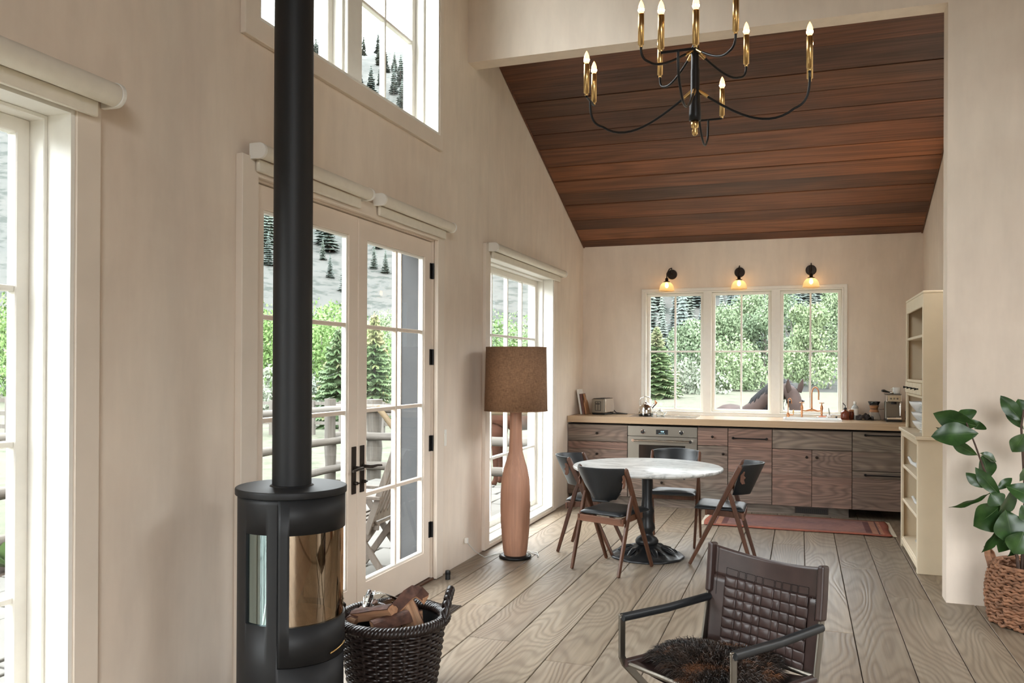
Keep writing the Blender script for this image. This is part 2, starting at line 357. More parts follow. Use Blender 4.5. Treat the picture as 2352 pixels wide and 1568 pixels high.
# ---- left wall windows (glass set deep)
def frame4(y0, y1, z0, z1, w, x0, x1):
    return wall_grid(y0, y1, z0, z1, [(y0+w, y1-w, z0+w, z1-w)], x0, x1, 'x')
def tall_window(name, op, ncol, nrow, label, gx=-0.17, casing=True, rows=None, ybase=True):
    y0, y1, z0, z1 = op
    wnd = struct(empty(name, (0, 0, 0)), label)
    if casing:
        c = 0.11; zb = z0-.035 if ybase else z0-.10
        wall_grid(y0-c+.002, y1+c-.002, max(0.004, zb), z1+.085, [(y0, y1, z0, z1)], 0.0, 0.03, 'x').obj('casing', 'trim', wnd, bevel=.003, seg=1)
    # jamb lining with stepped stops
    wall_grid(y0+.001, y1-.001, z0+.001, z1-.001, [(y0+.018, y1-.018, z0+.018, z1-.018)], -0.245, 0.022, 'x').obj('jamb', 'white', wnd)
    wall_grid(y0+.018, y1-.018, z0+.018, z1-.018, [(y0+.035, y1-.035, z0+.035, z1-.035)], -0.245, -0.085, 'x').obj('stop', 'white', wnd, bevel=.003, seg=1)
    a0, a1, b0, b1 = y0+.035, y1-.035, z0+.035, z1-.035
    sw = 0.055
    wall_grid(a0, a1, b0, b1, [(a0+sw, a1-sw, b0+sw, b1-sw)], gx-.022, gx+.022, 'x').obj('sash', 'sash', wnd, bevel=.004, seg=1)
    return wnd, (a0+sw, a1-sw, b0+sw, b1-sw), gx
def grid_panes(wnd, reg, gx, ncol, nrow, mw=0.022, bar='sash', md=0.02):
    a0, a1, b0, b1 = reg
    ysn = [a0+(a1-a0)*i/ncol for i in range(ncol+1)]; zsn = [b0+(b1-b0)*i/nrow for i in range(nrow+1)]
    for yv in ysn[1:-1]: B(gx-md, gx+md, yv-mw/2, yv+mw/2, b0, b1).obj('muntin', bar, wnd, bevel=.003, seg=1)
    for zv in zsn[1:-1]: B(gx-md+.002, gx+md-.002, a0, a1, zv-mw/2, zv+mw/2).obj('muntin', bar, wnd, bevel=.003, seg=1)
    for i in range(ncol):
        for j in range(nrow):
            p = MB().add([(gx, ysn[i], zsn[j]), (gx, ysn[i+1], zsn[j]), (gx, ysn[i+1], zsn[j+1]), (gx, ysn[i], zsn[j+1])], [(0, 1, 2, 3)]).obj('pane', 'pane', wnd)
w1, r1, g1 = tall_window('window_1', W1, 4, 4, 'tall window with white sash at the edge of the picture'); grid_panes(w1, r1, g1, 4, 4)
w3, r3, g3 = tall_window('window_2', W3, 4, 4, 'tall window behind the floor lamp'); grid_panes(w3, r3, g3, 4, 4)
# upper window: two units with a mullion
wu = struct(empty('window_3'), 'high clerestory window of two units above the glazed doors')
y0, y1, z0, z1 = UP
wall_grid(y0-.11, y1+.11-.06, z0-.10, z1+.1, [(y0, y1, z0, z1)], 0.0, 0.03, 'x').obj('casing', 'trim', wu, bevel=.003, seg=1)
wall_grid(y0+.001, y1-.001, z0+.001, z1-.001, [(y0+.018, y1-.018, z0+.018, z1-.018)], -0.245, 0.022, 'x').obj('jamb', 'white', wu)
B(-.245, -.06, 4.225, 4.395, z0+.018, z1-.018).obj('mullion', 'white', wu, bevel=.004, seg=1)
for a, b in ((y0+.018, 4.225), (4.395, y1-.018)):
    wall_grid(a, b, z0+.018, z1-.018, [(a+.02, b-.02, z0+.038, z1-.038)], -0.245, -0.085, 'x').obj('stop', 'white', wu, bevel=.003, seg=1)
    a, b, c, d = a+.02, b-.02, z0+.038, z1-.038
    wall_grid(a, b, c, d, [(a+.05, b-.05, c+.05, d-.05)], -.192, -.148, 'x').obj('sash', 'sash', wu, bevel=.004, seg=1)
    grid_panes(wu, (a+.05, b-.05, c+.05, d-.05), -.17, 2, 3)

# ---- glazed doors
tr = struct(empty('trim_1'), 'door casing in wall colour')
for nm, bx in (('casing_side', (0, .038, DR[0]-.11, DR[0]+.01, .002, 2.47)), ('casing_side', (0, .03, DR[1]-.01, DR[1]+.10, .002, 2.47)), ('casing_head', (0, .034, DR[0]+.01, DR[1]-.01, 2.385, 2.47))):
    B(*bx).obj(nm, 'trim', tr, bevel=.003, seg=1)
wall_grid(DR[0]+.001, DR[1]-.001, -.015, DR[3]-.001, [(DR[0]+.018, DR[1]-.018, -.015, DR[3]-.018)], -.12, -.003, 'x').obj('door_jamb', 'doorpaint', tr)
wall_grid(DR[0]+.001, DR[1]-.001, -.1, DR[3]-.001, [(DR[0]+.02, DR[1]-.02, -.1, DR[3]-.02)], -.26, -.12, 'x').obj('outer_jamb', 'jamb_grey', tr)
B(-.30, -.25, DR[1]-.03, DR[1]+.11, -.1, 2.5).obj('outer_casing', 'trim', tr, bevel=.003)
B(-.30, -.25, DR[0]-.11, DR[0]+.03, -.1, 2.5).obj('outer_casing', 'trim', tr, bevel=.003)
B(-.25, .008, DR[0], DR[1], -.05, .012).obj('threshold', 'walnut', tr, bevel=.004)
def door(name, y0, y1, hinge, label):
    d = struct(empty(name), label); xf, xb = -.018, -.062; z0, z1 = .016, 2.372
    st = .105; g0, g1, h0, h1 = y0+st, y1-st, .205, 2.255
    wall_grid(y0, y1, z0, z1, [(g0, g1, h0, h1)], xb, xf, 'x').obj('leaf_frame', 'doorpaint', d, bevel=.003, seg=1)
    wall_grid(g0-.001, g1+.001, h0-.001, h1+.001, [(g0+.014, g1-.014, h0+.014, h1-.014)], -.058, -.026, 'x').obj('glazing_bead', 'sash', d, bevel=.003, seg=1)
    gx = -.042
    grid_panes(d, (g0+.014, g1-.014, h0+.014, h1-.014), gx, 2, 4, .024, 'doorpaint', .016)
    yh = y0-.004 if hinge < 0 else y1+.004
    for zc in (.352, .958, 1.563, 2.168):
        h = MB().tube([(-.006, yh, zc-.055), (-.006, yh, zc+.055)], .0085, 10)
        h.box(-.017, -.012, min(yh, yh-hinge*.03), max(yh, yh-hinge*.03), zc-.055, zc+.055)
        h.obj('hinge', 'black_metal', d)
    ym = y1-.045 if hinge < 0 else y0+.045
    hp = B(-.018, -.010, ym-.022, ym+.022, .752, 1.028).obj('handle_plate', 'bronze', d, bevel=.002)
    s = -1 if hinge < 0 else 1
    MB().tube([(-.012, ym, .905), (.045, ym, .905), (.052, ym+s*.012, .905), (.052, ym+s*.06, .906), (.050, ym+s*.12, .900)], [.011, .010, .010, .008, .007], 10).obj('lever', 'bronze', hp)
    MB().tube([(-.012, ym, .815), (.012, ym, .815)], .010, 10).box(.010, .016, ym-.016, ym+.016, .811, .819).obj('thumb_turn', 'bronze', hp)
    return d
door('door_1', 3.276, 4.287, -1, 'glazed door leaf partly behind the stove pipe')
door('door_2', 4.293, 5.304, 1, 'glazed door leaf hinged beside the light switch')

# ---- kitchen triple window
kw = struct(empty('window_4'), 'triple kitchen window with six small lights of sky and trees')
xs = [(0.755, 1.400), (1.490, 2.135), (2.225, 2.855)]
wall_grid(BW[0]-.035, BW[1]+.035, BW[2]-.03, BW[3]+.035, [BW], YB-.018, YB, 'y').obj('casing', 'sash', kw, bevel=.003, seg=1)
wall_grid(BW[0]+.001, BW[1]-.001, BW[2]+.001, BW[3]-.001, [(a, b, BW[2]+.015, BW[3]-.015) for a, b in xs], YB-.012, YB+.21, 'y').obj('jamb', 'sash', kw, bevel=.002, seg=1)
for a, b in xs:
    c, d = BW[2]+.015, BW[3]-.015
    sh = wall_grid(a, b, c, d, [(a+.036, b-.036, c+.03, d-.034)], YB+.05, YB+.10, 'y').obj('sash', 'sash', kw, bevel=.005, seg=1)
    a, b, c, d = a+.036, b-.036, c+.03, d-.034; gy = YB+.075; xm = (a+b)/2; zm = 1.681
    B(xm-.010, xm+.010, gy-.02, gy+.02, c, d).obj('muntin', 'sash', kw, bevel=.003, seg=1)
    B(a, b, gy-.018, gy+.018, zm-.010, zm+.010).obj('muntin', 'sash', kw, bevel=.003, seg=1)
    for (p, q) in ((a, xm), (xm, b)):
        for (r_, s_) in ((c, zm), (zm, d)):
            MB().add([(p, gy, r_), (q, gy, r_), (q, gy, s_), (p, gy, s_)], [(0, 1, 2, 3)]).obj('pane', 'pane', kw)

# ---- roller blinds
def roller(y0, y1, z, label, r=.034):
    t = thing('roller_blind', label, 'blind', (0, 0, 0))
    xc = .05+r
    MB().tube([(xc, y0+.02, z), (xc, y1-.02, z)], r, 24).obj('fabric_roll', 'roller', t)
    for ya in (y0, y1-.018):
        n = 16; poly = [(.031, z-r-.002)]+[(xc+(r+.003)*math.cos(a), z+(r+.003)*math.sin(a)) for a in [(-PI/2+PI*i/n) for i in range(n+1)]]+[(.031, z+r+.002)]
        m = MB(); k = len(poly)
        m.add([(px, ya, pz) for px, pz in poly]+[(px, ya+.018, pz) for px, pz in poly], [tuple(range(k)), tuple(range(k, 2*k))[::-1]]+[(i, (i+1) % k, (i+1) % k+k, i+k) for i in range(k)])
        m.obj('end_bracket', 'white', t, bevel=.002)
    B(.042, .062, y0+.035, y1-.055, z-.088, z-.030).obj('hem_bar', 'roller', t, bevel=.006)
    return t
roller(0.30, 2.36, 2.475, 'cream roller blind above the tall window at the picture edge', .042)
roller(3.20, 4.24, 2.49, 'cream roller blind above the glazed door nearest the stove pipe')
roller(4.37, 5.44, 2.49, 'cream roller blind above the door leaf beside the light switch')
roller(6.30, 8.40, 2.475, 'cream roller blind above the window behind the floor lamp')
# small wall fittings
t = thing('light_switch', 'small white rocker switch plate on the wall beside the glazed door', 'switch', (0, 5.515, .98))
B(0, .006, -.018, .018, -.06, .06).obj('plate', 'white', t, bevel=.002); B(.006, .010, -.008, .008, -.03, .03).obj('rocker', 'white', t, bevel=.0015)
t = thing('door_stop', 'short black cylinder door stop standing on the floor by the wall', 'door stop', (0.10, 5.35, 0))
MB().lathe([(.018, 0), (.018, .055), (.016, .062)], 16).obj('post', 'black_plastic', t); MB().lathe([(.0195, .035), (.0195, .05)], 16).obj('rubber_ring', 'black_metal', t)
# ================================================================== OUTDOORS
def ground_mat(name, cols, sc, speck=None):
    m, nt, b = new_mat(name)
    v = coords(nt, (sc, sc, sc)); f = noise(nt, v, 1.0, 6, 0.62, 0.2)
    k = len(cols); r = ramp(nt, [(0.3+0.4*i/(k-1), c) for i, c in enumerate(cols)]); nt.links.new(f, r.inputs[0])
    col = r.outputs[0]
    if speck:
        v2 = coords(nt, (speck[1],)*3); f2 = noise(nt, v2, 1.0, 4, 0.7); r2 = ramp(nt, [(0.50, (0, 0, 0)), (0.60, (1, 1, 1))]); nt.links.new(f2, r2.inputs[0])
        col = mixc(nt, mth(nt, 'MULTIPLY', r2.outputs[0], speck[2]), col, speck[0])
    nt.links.new(col, b.inputs['Base Color']); b.inputs['Roughness'].default_value = 0.95; b.inputs['Specular IOR Level'].default_value = 0.1
    return m
M['meadow'] = ground_mat('meadow_ground', [(0.035, 0.045, 0.026), (0.075, 0.072, 0.055), (0.062, 0.066, 0.046), (0.088, 0.080, 0.068)], 0.9, ((0.040, 0.048, 0.030), 3.0, 0.5))
M['sage'] = ground_mat('sagebrush_slope', [(0.0384, 0.0414, 0.0384), (0.0488, 0.0495, 0.0451), (0.0577, 0.0554, 0.0503)], 0.03, ((0.0207, 0.0251, 0.0214), 0.42, 0.85))
M['stone'] = ground_mat('flagstone', [(0.0809, 0.0775, 0.0694), (0.0966, 0.0918, 0.0830), (0.1054, 0.1013, 0.0946)], 1.2)
M['soil'] = ground_mat('garden_soil', [(0.0315, 0.0225, 0.0180), (0.0495, 0.0360, 0.0270)], 9)
M['log'] = wood('weathered_log', [(0.0884, 0.0780, 0.0666), (0.1040, 0.0935, 0.0806), (0.0806, 0.0690, 0.0556)], (0.0520, 0.0416, 0.0311), 'Z', lines=12, contrast=.4, scale=1.5, rough=.8, stretch=12, bmp=.3)
M['fresh_log'] = wood('yellow_log', [(0.1144, 0.0820, 0.0447)], (0.0746, 0.0498, 0.0248), 'Z', lines=10, contrast=.3, scale=1.5, rough=.8, stretch=12, bmp=.2)
M['greywood'] = wood('silvered_teak', [(0.0750, 0.0625, 0.0500), (0.0643, 0.0482, 0.0357)], (0.0464, 0.0321, 0.0232), 'Z', lines=10, contrast=.35, scale=2, rough=.75, stretch=10, bmp=.15)
def leafmat(name, a, b_, sc=3):
    m, nt, b = new_mat(name)
    oi = nt.nodes.new('ShaderNodeObjectInfo')
    f = noise(nt, coords(nt, (sc,)*3, rnd=20), 1.0, 3); r = ramp(nt, [(0.3, a), (0.7, b_)]); nt.links.new(f, r.inputs[0])
    r2 = ramp(nt, [(0, (.85, .88, .9)), (1, (1.15, 1.12, 1.0))]); L(nt, oi, 'Random', r2, 0)
    nt.links.new(mixc(nt, 1, r.outputs[0], r2.outputs[0], 'MULTIPLY'), b.inputs['Base Color']); b.inputs['Roughness'].default_value = 0.7; b.inputs['Specular IOR Level'].default_value = .2
    return m
M['conifer'] = leafmat('blue_green_needles', (0.0390, 0.0546, 0.0468), (0.0715, 0.0884, 0.0754), .6)  # needle colour lightened to put air haze into it
M['farforest'] = leafmat('haze_paled_needles', (0.0540, 0.0702, 0.0635), (0.0972, 0.1148, 0.1053), .3)  # paled further than the near needles, distance haze sits in the colour
M['spruce'] = leafmat('spruce_needles', (0.055, 0.092, 0.042), (0.105, 0.15, 0.075), 3)
M['spruce_tip'] = leafmat('spruce_new_growth', (0.1683, 0.1530, 0.0867), (0.1377, 0.1734, 0.0765), 3)
M['aspen'] = leafmat('aspen_leaves', (0.095, 0.135, 0.075), (0.17, 0.215, 0.13), .6)  # pale leaf green, lightened and desaturated further with haze in the colour
M['willow'] = leafmat('willow_leaves', (0.075, 0.135, 0.04), (0.13, 0.20, 0.075), .8)
M['sagebush'] = leafmat('sagebrush_leaves', (0.1285, 0.1540, 0.1174), (0.1745, 0.1927, 0.1519), 1.5)
M['bark'] = plain('pale_bark', (0.1224, 0.1122, 0.0952), .9, var=.3, vscale=4)
M['darkbark'] = plain('conifer_bark', (0.13, 0.10, 0.08), .9, var=.3, vscale=4)

def hgt(x, y):
    """terrain height"""
    dx, dy = x-0, y-5
    D = math.hypot(dx, dy)
    base = -0.35
    if y > 9.5: base = -0.35-0.2*min(1, (y-9.5)/1.5)
    else: base = -0.35
    if D > 40: base += (D-40)*0.010
    t = max(0.0, D-75)
    az = math.atan2(-dx, dy)                         # 0 = +y, positive to the left
    ridge = 330+26*math.sin(az*5.2+0.6)+14*math.sin(az*13+1.9)+7*math.sin(az*29)
    steep = 0.52
    h = steep*t*(t/(t+45)) if t < ridge else steep*ridge*(ridge/(ridge+45)) - 0.12*(t-ridge)
    w = 1.0 if abs(az) < 1.9 else max(0.0, 1-(abs(az)-1.9)*1.5)
    und = 0
    if D > 60: und = 2.2*math.sin(x*.043+1.2)*math.sin(y*.05)*min(1, (D-60)/60)+0.9*math.sin(x*.13)*math.cos(y*.11+.7)*min(1, (D-60)/60)
    if 14 < D <= 60: und = 0.10*math.sin(x*.35)*math.sin(y*.31+.4)
    return base + h*w + und
rad = [0.0, 3, 6, 9, 12, 16, 20, 26, 32, 40, 50, 62, 76]+[76+14*i for i in range(1, 22)]+[420, 480, 560, 700]
na = 150
gm = MB(); vs_ = [(0, 5, -.35)]
for rr_ in rad[1:]:
    for j in range(na):
        a = 2*PI*j/na; xx, yy = rr_*math.cos(a), 5+rr_*math.sin(a); vs_.append((xx, yy, hgt(xx, yy)))
fs_near = [(0, 1+j, 1+(j+1) % na) for j in range(na)]; fs_far = []
for i in range(len(rad)-2):
    for j in range(na):
        q = (1+i*na+j, 1+(i+1)*na+j, 1+(i+1)*na+(j+1) % na, 1+i*na+(j+1) % na)
        (fs_far if rad[i+1] >= 76 else fs_near).append(q)
gm.add(vs_, fs_near, True); struct(gm.obj('ground_meadow', 'meadow'), 'pale dry meadow around the house')
gf = MB(); gf.add(vs_, fs_far, True); struct(gf.obj('hillside', 'sage'), 'pale sagebrush mountainside beyond the meadow')

def at(px, depth):
    """ground point seen at picture column px (2352 frame) at an optical depth"""
    k = (px-1176)/1897.21; f = Vector((-0.33, 0.944)); r = Vector((0.944, 0.33)); p = Vector((2.442, 0))+depth*(f+k*r)
    return p.x, p.y, hgt(p.x, p.y)

def conifer_mesh(name, h, w_, tiers, star, seed, mats):
    rn = random.Random(seed); m = MB()
    m.lathe([(h*.018, 0), (h*.012, h*.5), (h*.002, h*.97)], 6)
    ntr = len(m.f)
    for i in range(tiers):
        t = i/(tiers-1); z = h*(.05+.90*t); r0 = w_*(1-t)**.9+.02*h
        for j in range(star):
            a = 2*PI*(j+rn.uniform(-.3, .3))/star+i*1.1; ln = r0*rn.uniform(.65, 1.15); d = Vector((math.cos(a), math.sin(a), 0)); s_ = Vector((-d.y, d.x, 0)); wd = ln*.30+h*.008
            b0 = Vector((0, 0, z+h*.035)); md = d*ln*.6+Vector((0, 0, z+rn.uniform(-.2, .3)*h*.02)); tp = d*ln+Vector((0, 0, z-h*.012*rn.uniform(.2, 2)))
            m.add([b0, md+s_*wd-Vector((0, 0, h*.018)), tp, md-s_*wd-Vector((0, 0, h*.018)), md+Vector((0, 0, h*.008))], [(0, 1, 4), (1, 2, 4), (2, 3, 4), (3, 0, 4)], True)
    me = m.mesh(name)
    for q in mats: me.materials.append(M[q])
    for p in me.polygons: p.material_index = 0 if p.index < ntr else 1
    return me
cm = [conifer_mesh('conifer', 9, 1.9, 16, 8, s, ('darkbark', 'conifer')) for s in (1, 2, 3)]
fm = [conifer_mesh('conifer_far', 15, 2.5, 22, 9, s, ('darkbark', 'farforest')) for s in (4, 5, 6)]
rn = random.Random(11)
spots_ = []
def put_conifer(meshes, px, depth, s, name, label, group):
    for _ in range(60):
        x_, y_, z_ = at(px, depth); rr_ = (1.9 if meshes is cm else 2.5)*s*1.25
        if all((x_-a)**2+(y_-b)**2 > (rr_+c)**2 for a, b, c in spots_): break
        px += rn.uniform(-9, 9); depth += rn.uniform(-5, 5)
    else: return
    spots_.append((x_, y_, rr_)); o = link(name, rn.choice(meshes)); o.location = (x_, y_, z_-.2); o.rotation_euler = (0, 0, rn.uniform(0, 6)); o.scale = (s*rn.uniform(.85, 1.15), s*rn.uniform(.85, 1.15), s*rn.uniform(.85, 1.2))
    tag(o, label, 'tree', group)
ORDN = ['first', 'second', 'third', 'fourth', 'fifth', 'sixth', 'seventh', 'eighth', 'ninth', 'tenth', 'eleventh', 'twelfth']
for where, lst in (('left of the stove pipe', [(603, 165, 1.0), (607, 135, .8), (612, 150, 1.0), (615, 128, .6), (618, 142, .9)]),
        ('in the first door leaf', [(716, 165, 1.0), (728, 205, 1.1), (740, 138, .42), (742, 150, 1.0), (757, 128, .5), (771, 152, 1.05), (788, 122, .5), (790, 205, 1.1), (800, 182, .8)]),
        ('in the second door leaf', [(852, 160, .8), (858, 136, .5), (866, 150, .5), (872, 176, .8), (884, 134, .55), (888, 168, .6), (893, 158, .9), (905, 172, 1.0), (918, 150, .7), (924, 172, .9)])):
    for k_, (px, dp, s) in enumerate(lst):
        put_conifer(cm, px, dp, s, 'hillside_conifer', ('dark' if s > .75 else 'small')+' conifer on the sage slope, '+ORDN[k_]+' from the pipe '+where, 'conifers on the sagebrush slope')
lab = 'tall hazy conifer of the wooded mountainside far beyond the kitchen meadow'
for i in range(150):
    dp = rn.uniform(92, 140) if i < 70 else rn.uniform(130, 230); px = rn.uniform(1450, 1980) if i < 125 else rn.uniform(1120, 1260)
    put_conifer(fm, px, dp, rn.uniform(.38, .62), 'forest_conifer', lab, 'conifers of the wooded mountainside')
lab = 'hazy conifer high on the mountain ridge seen through the tall windows'
for i in range(90):
    px = rn.choice([rn.uniform(700, 960), rn.uniform(-60, 90)]); dp = rn.uniform(230, 400)
    put_conifer(cm, px, dp, rn.uniform(.8, 1.4), 'ridge_conifer', lab, 'conifers high on the mountain')

def leafy(name, label, px, depth, h, w_, n, leaf, mat, trunk='bark', seed=1, group=None, blobs=9, low=.12, loc=None):
    r = random.Random(seed); t = thing(name, label, 'tree' if h > 2.2 else 'shrub', loc or at(px, depth), 0, group)
    tk = MB(); tk.tube([(0, 0, -.3), (0.03*h, 0, h*.4), (0, .03*h, h*.8)], [h*.018, h*.013, h*.005], 6)
    for a in range(4):
        an = a*1.7+seed; tk.tube([(0, 0, h*.25+a*.1*h), (w_*.35*math.cos(an), w_*.35*math.sin(an), h*.5+a*.1*h)], [h*.008, h*.003], 5)
    tk.obj('trunk', trunk, t)
    m = MB(); bl = []
    for i in range(blobs):
        a = r.uniform(0, 2*PI); q = r.random()**.5; zz = h*(low+.15+(.82-low)*r.random()); taper = 1-.55*max(0, zz/h-.45)/.55
        bl.append((q*w_*.5*taper*math.cos(a), q*w_*.5*taper*math.sin(a), zz, r.uniform(.18, .34)*w_))
    bl.append((0, 0, h*.55, w_*.42))
    vs = []; fs = []
    for i in range(n):
        bx, by, bz, br = r.choice(bl); u = r.uniform(-1, 1); a = r.uniform(0, 2*PI); s = math.sqrt(1-u*u); rr = br*(r.random()**.3)
        c = Vector((bx+rr*s*math.cos(a), by+rr*s*math.sin(a), bz+rr*u*1.15)); 
        if c.z < h*low*.5: c.z = h*low*.5+r.random()*.2
        e = Euler((r.uniform(0, 6), r.uniform(0, 6), r.uniform(0, 6))).to_matrix(); l = leaf*r.uniform(.7, 1.4)
        k = len(vs); vs += [c+e@Vector((-l*.5, 0, 0)), c+e@Vector((0, -l*.3, 0)), c+e@Vector((l*.5, 0, l*.1)), c+e@Vector((0, l*.3, 0))]; fs.append((k, k+1, k+2, k+3))
    m.add(vs, fs); o = m.obj('foliage', mat, t); o['kind'] = 'stuff'
    return t
# grove beyond the kitchen window (aspens), tops read from the photograph
for i, (px, dp, h, w_, lb) in enumerate([
    (1583, 72, 5.2, 4.2, 'lowest rounded aspen at the far side of the first kitchen window light'),
    (1665, 76, 6.6, 4.6, 'aspen with rounded crown seen in the middle kitchen window over the horse'),
    (1718, 82, 8.4, 5.0, 'tall aspen in the middle kitchen window beside the mullion'),
    (1752, 78, 9.2, 4.2, 'tallest slim aspen at the edge of the middle kitchen window'),
    (1815, 74, 8.6, 5.0, 'broad aspen behind the dark horse head'),
    (1858, 68, 7.4, 3.8, 'pale green aspen standing in front of the others behind the tall tap'),
    (1905, 78, 9.4, 5.0, 'big aspen filling the last kitchen window light'),
    (1950, 84, 9.2, 5.0, 'bluish aspen at the outer edge of the last kitchen window'),
    (1690, 66, 4.0, 5.0, 'low bushy aspen at the meadow edge in the middle kitchen window')]):
    leafy('aspen_tree', lb, px, dp, h, w_, 6000, .24, 'aspen', seed=20+i, group='aspens at the edge of the meadow', low=.05)
leafy('sage_shrub', 'pale rounded shrub at the meadow edge in the first kitchen window', 1592, 58, 1.9, 3.6, 1200, .25, 'sagebush', seed=41, low=.02, blobs=6)
for i, (px, dp, h, w_, lb) in enumerate([
    (735, 46, 4.6, 6.0, 'bright green willow thicket just right of the stove pipe'),
    (785, 52, 4.4, 6.0, 'willow behind the young spruce in the first door leaf'),
    (612, 48, 4.6, 5.0, 'willow thicket left of the stove pipe'),
    (860, 60, 4.8, 7.0, 'pale willow behind the spruce in the second door leaf'),
    (912, 64, 5.0, 6.0, 'far willow at the edge of the second door leaf'),
    (20, 44, 4.6, 6.0, 'green willow tree seen in the window at the picture edge'),
    (60, 50, 4.8, 6.0, 'second willow tree by the window frame at the picture edge'),
    (1150, 54, 4.0, 6.0, 'green willow seen through the window behind the floor lamp'),
    (1205, 62, 4.2, 6.0, 'far willow seen beside the lamp shade'),
    (690, 56, 4.4, 6.0, 'willow hidden mostly by the stove pipe')]):
    leafy('willow_tree', lb, px, dp, h, w_, 5000, .20, 'willow' if i < 3 or i in (5, 6, 7) else 'aspen', seed=50+i, group='willows beyond the fence', low=.03)
leafy('sage_shrub', 'grey green shrub low behind the fence left of the stove pipe', 612, 36, 1.6, 2.6, 900, .2, 'sagebush', seed=71, low=.02, blobs=5)
leafy('sage_shrub', 'pale shrub behind the top rail just right of the stove pipe', 735, 33, 1.3, 2.4, 900, .16, 'sagebush', seed=72, low=.02, blobs=5)

def spruce(label, px, depth, h, w_, seed, tip=.25, top_tip=False):
    r = random.Random(seed); t = thing('young_spruce', label, 'tree', at(px, depth), 0, 'young spruces beyond the fence')
    MB().tube([(0, 0, -.2), (0, 0, h*.98)], [h*.022, h*.004], 7).obj('trunk', 'darkbark', t)
    A, Bm = MB(), MB()
    n = int(h*26)
    for i in range(n):
        q = i/n; z = h*(.05+.93*q); ln = w_*(1-q)**.9*.5*r.uniform(.75, 1.1)+.06; a = i*2.4+r.uniform(-.2, .2); up = .25*q
        d = Vector((math.cos(a), math.sin(a), 0)); s_ = Vector((-d.y, d.x, 0)); p0 = Vector((0, 0, z)); p1 = p0+d*ln+Vector((0, 0, ln*(up-.16)))
        for k in range(7):
            f = (k+.8)/7; c = p0.lerp(p1, f)+Vector((0, 0, -.03*math.sin(f*PI))); l = ln*.42*(1-f*.55)+.05
            dst = Bm if (k >= 5 and r.random() < tip) or (top_tip and q > .72) else A
            for sg in (-1, 1):
                e = c+(d*.75+s_*sg*.75)*l+Vector((0, 0, -.04-.05*r.random())); wv = (d*.5-s_*sg*.5)*l*.28+Vector((0, 0, .02))
                dst.add([c-wv*.4, c+wv*.4, e+wv, e-wv*.6, c-Vector((0, 0, .06)), e-Vector((0, 0, .10))], [(0, 1, 2, 3), (0, 3, 5, 4)])
    o = A.obj('needles', 'spruce', t); o['kind'] = 'stuff'; o = Bm.obj('pale_tips', 'spruce_tip', t); o['kind'] = 'stuff'
spruce('young green spruce with pale shoots seen in the first door leaf', 778, 27, 3.3, 2.0, 1)
spruce('slim spruce with yellow top seen in the second door leaf', 860, 30, 4.0, 1.7, 2, .3, True)
spruce('bluish spruce beside the grey jamb in the second door leaf', 927, 34, 3.0, 1.6, 3, .1)
spruce('spruce with rusty dying crown seen in the first kitchen window light', 1508, 52, 4.6, 3.2, 4, .3, True)

# patio with flagstones
pt = struct(B(-3.35, -.255, -2, 10.6, -.34, -.155).obj('patio', 'soil'), 'flagstone patio outside the glazed doors')
rp = random.Random(5); yv = -1.9
while yv < 10.4:
    dh = rp.uniform(.55, .85); xv = -.30; 
    while xv > -3.3:
        dw = rp.uniform(.5, 1.0); a, b, c, d = max(xv-dw, -3.33), xv, yv, min(yv+dh, 10.58); j = lambda: rp.uniform(-.05, .05)
        poly = [(a+.012+abs(j())*.4, c+.012+j()*.3), ((a+b)/2, c+.012+j()*.4), (b-.012, c+.012+j()*.3), (b-.012+j()*.3, (c+d)/2), (b-.012, d-.012+j()*.3), ((a+b)/2, d-.012+j()*.4), (a+.012, d-.012+j()*.3), (a+.012+j()*.3, (c+d)/2)]
        z = rp.uniform(0, .008)
        MB().prism(poly, .035, Matrix.Translation((0, 0, -.155))).obj('flagstone', 'stone', pt, (0, 0, z), bevel=.005, seg=1)
        xv -= dw
    yv += dh
bed = struct(B(-3.95, -3.35, 2.5, 10.4, -.36, -.14).obj('garden_bed', 'soil'), 'dark soil bed along the fence')
def lettuce(label, loc, s, seed):
    r = random.Random(seed); t = thing('leafy_plant', label, 'plant', loc, 0, 'leafy plants in the soil bed')
    for i in range(11):
        a = i*2.4; el = .35+.07*i; ln = s*r.uniform(.75, 1.1); d = Vector((math.cos(a)*math.cos(el), math.sin(a)*math.cos(el), math.sin(el))); sd = Vector((-math.sin(a), math.cos(a), 0)); nn = d.cross(sd)
        m = MB(); vs = []
        for k, wd in enumerate((.03, .24, .34, .28, .06)):
            c = d*ln*k/4 - nn*(.05*ln*(k/4)**2); vs += [c-sd*wd*ln-nn*.06*ln*(wd*2), c, c+sd*wd*ln-nn*.06*ln*(wd*2)]
        m.add(vs, [(3*k+q, 3*k+q+1, 3*k+q+4, 3*k+q+3) for k in range(4) for q in (0, 1)], True); m.obj('leaf', 'willow', t)
for i, (yy, s) in enumerate([(4.3, .24), (4.95, .28), (5.55, .22), (6.1, .26)]):
    lettuce(['leafy green plant in the soil bed, first from the picture edge', 'large leafy green plant in the soil bed, second from the picture edge', 'small leafy green plant in the soil bed, third from the picture edge', 'leafy green plant in the soil bed, nearest the window frame'][i], (-3.6+.1*(i % 2), yy, -.14), s, i)

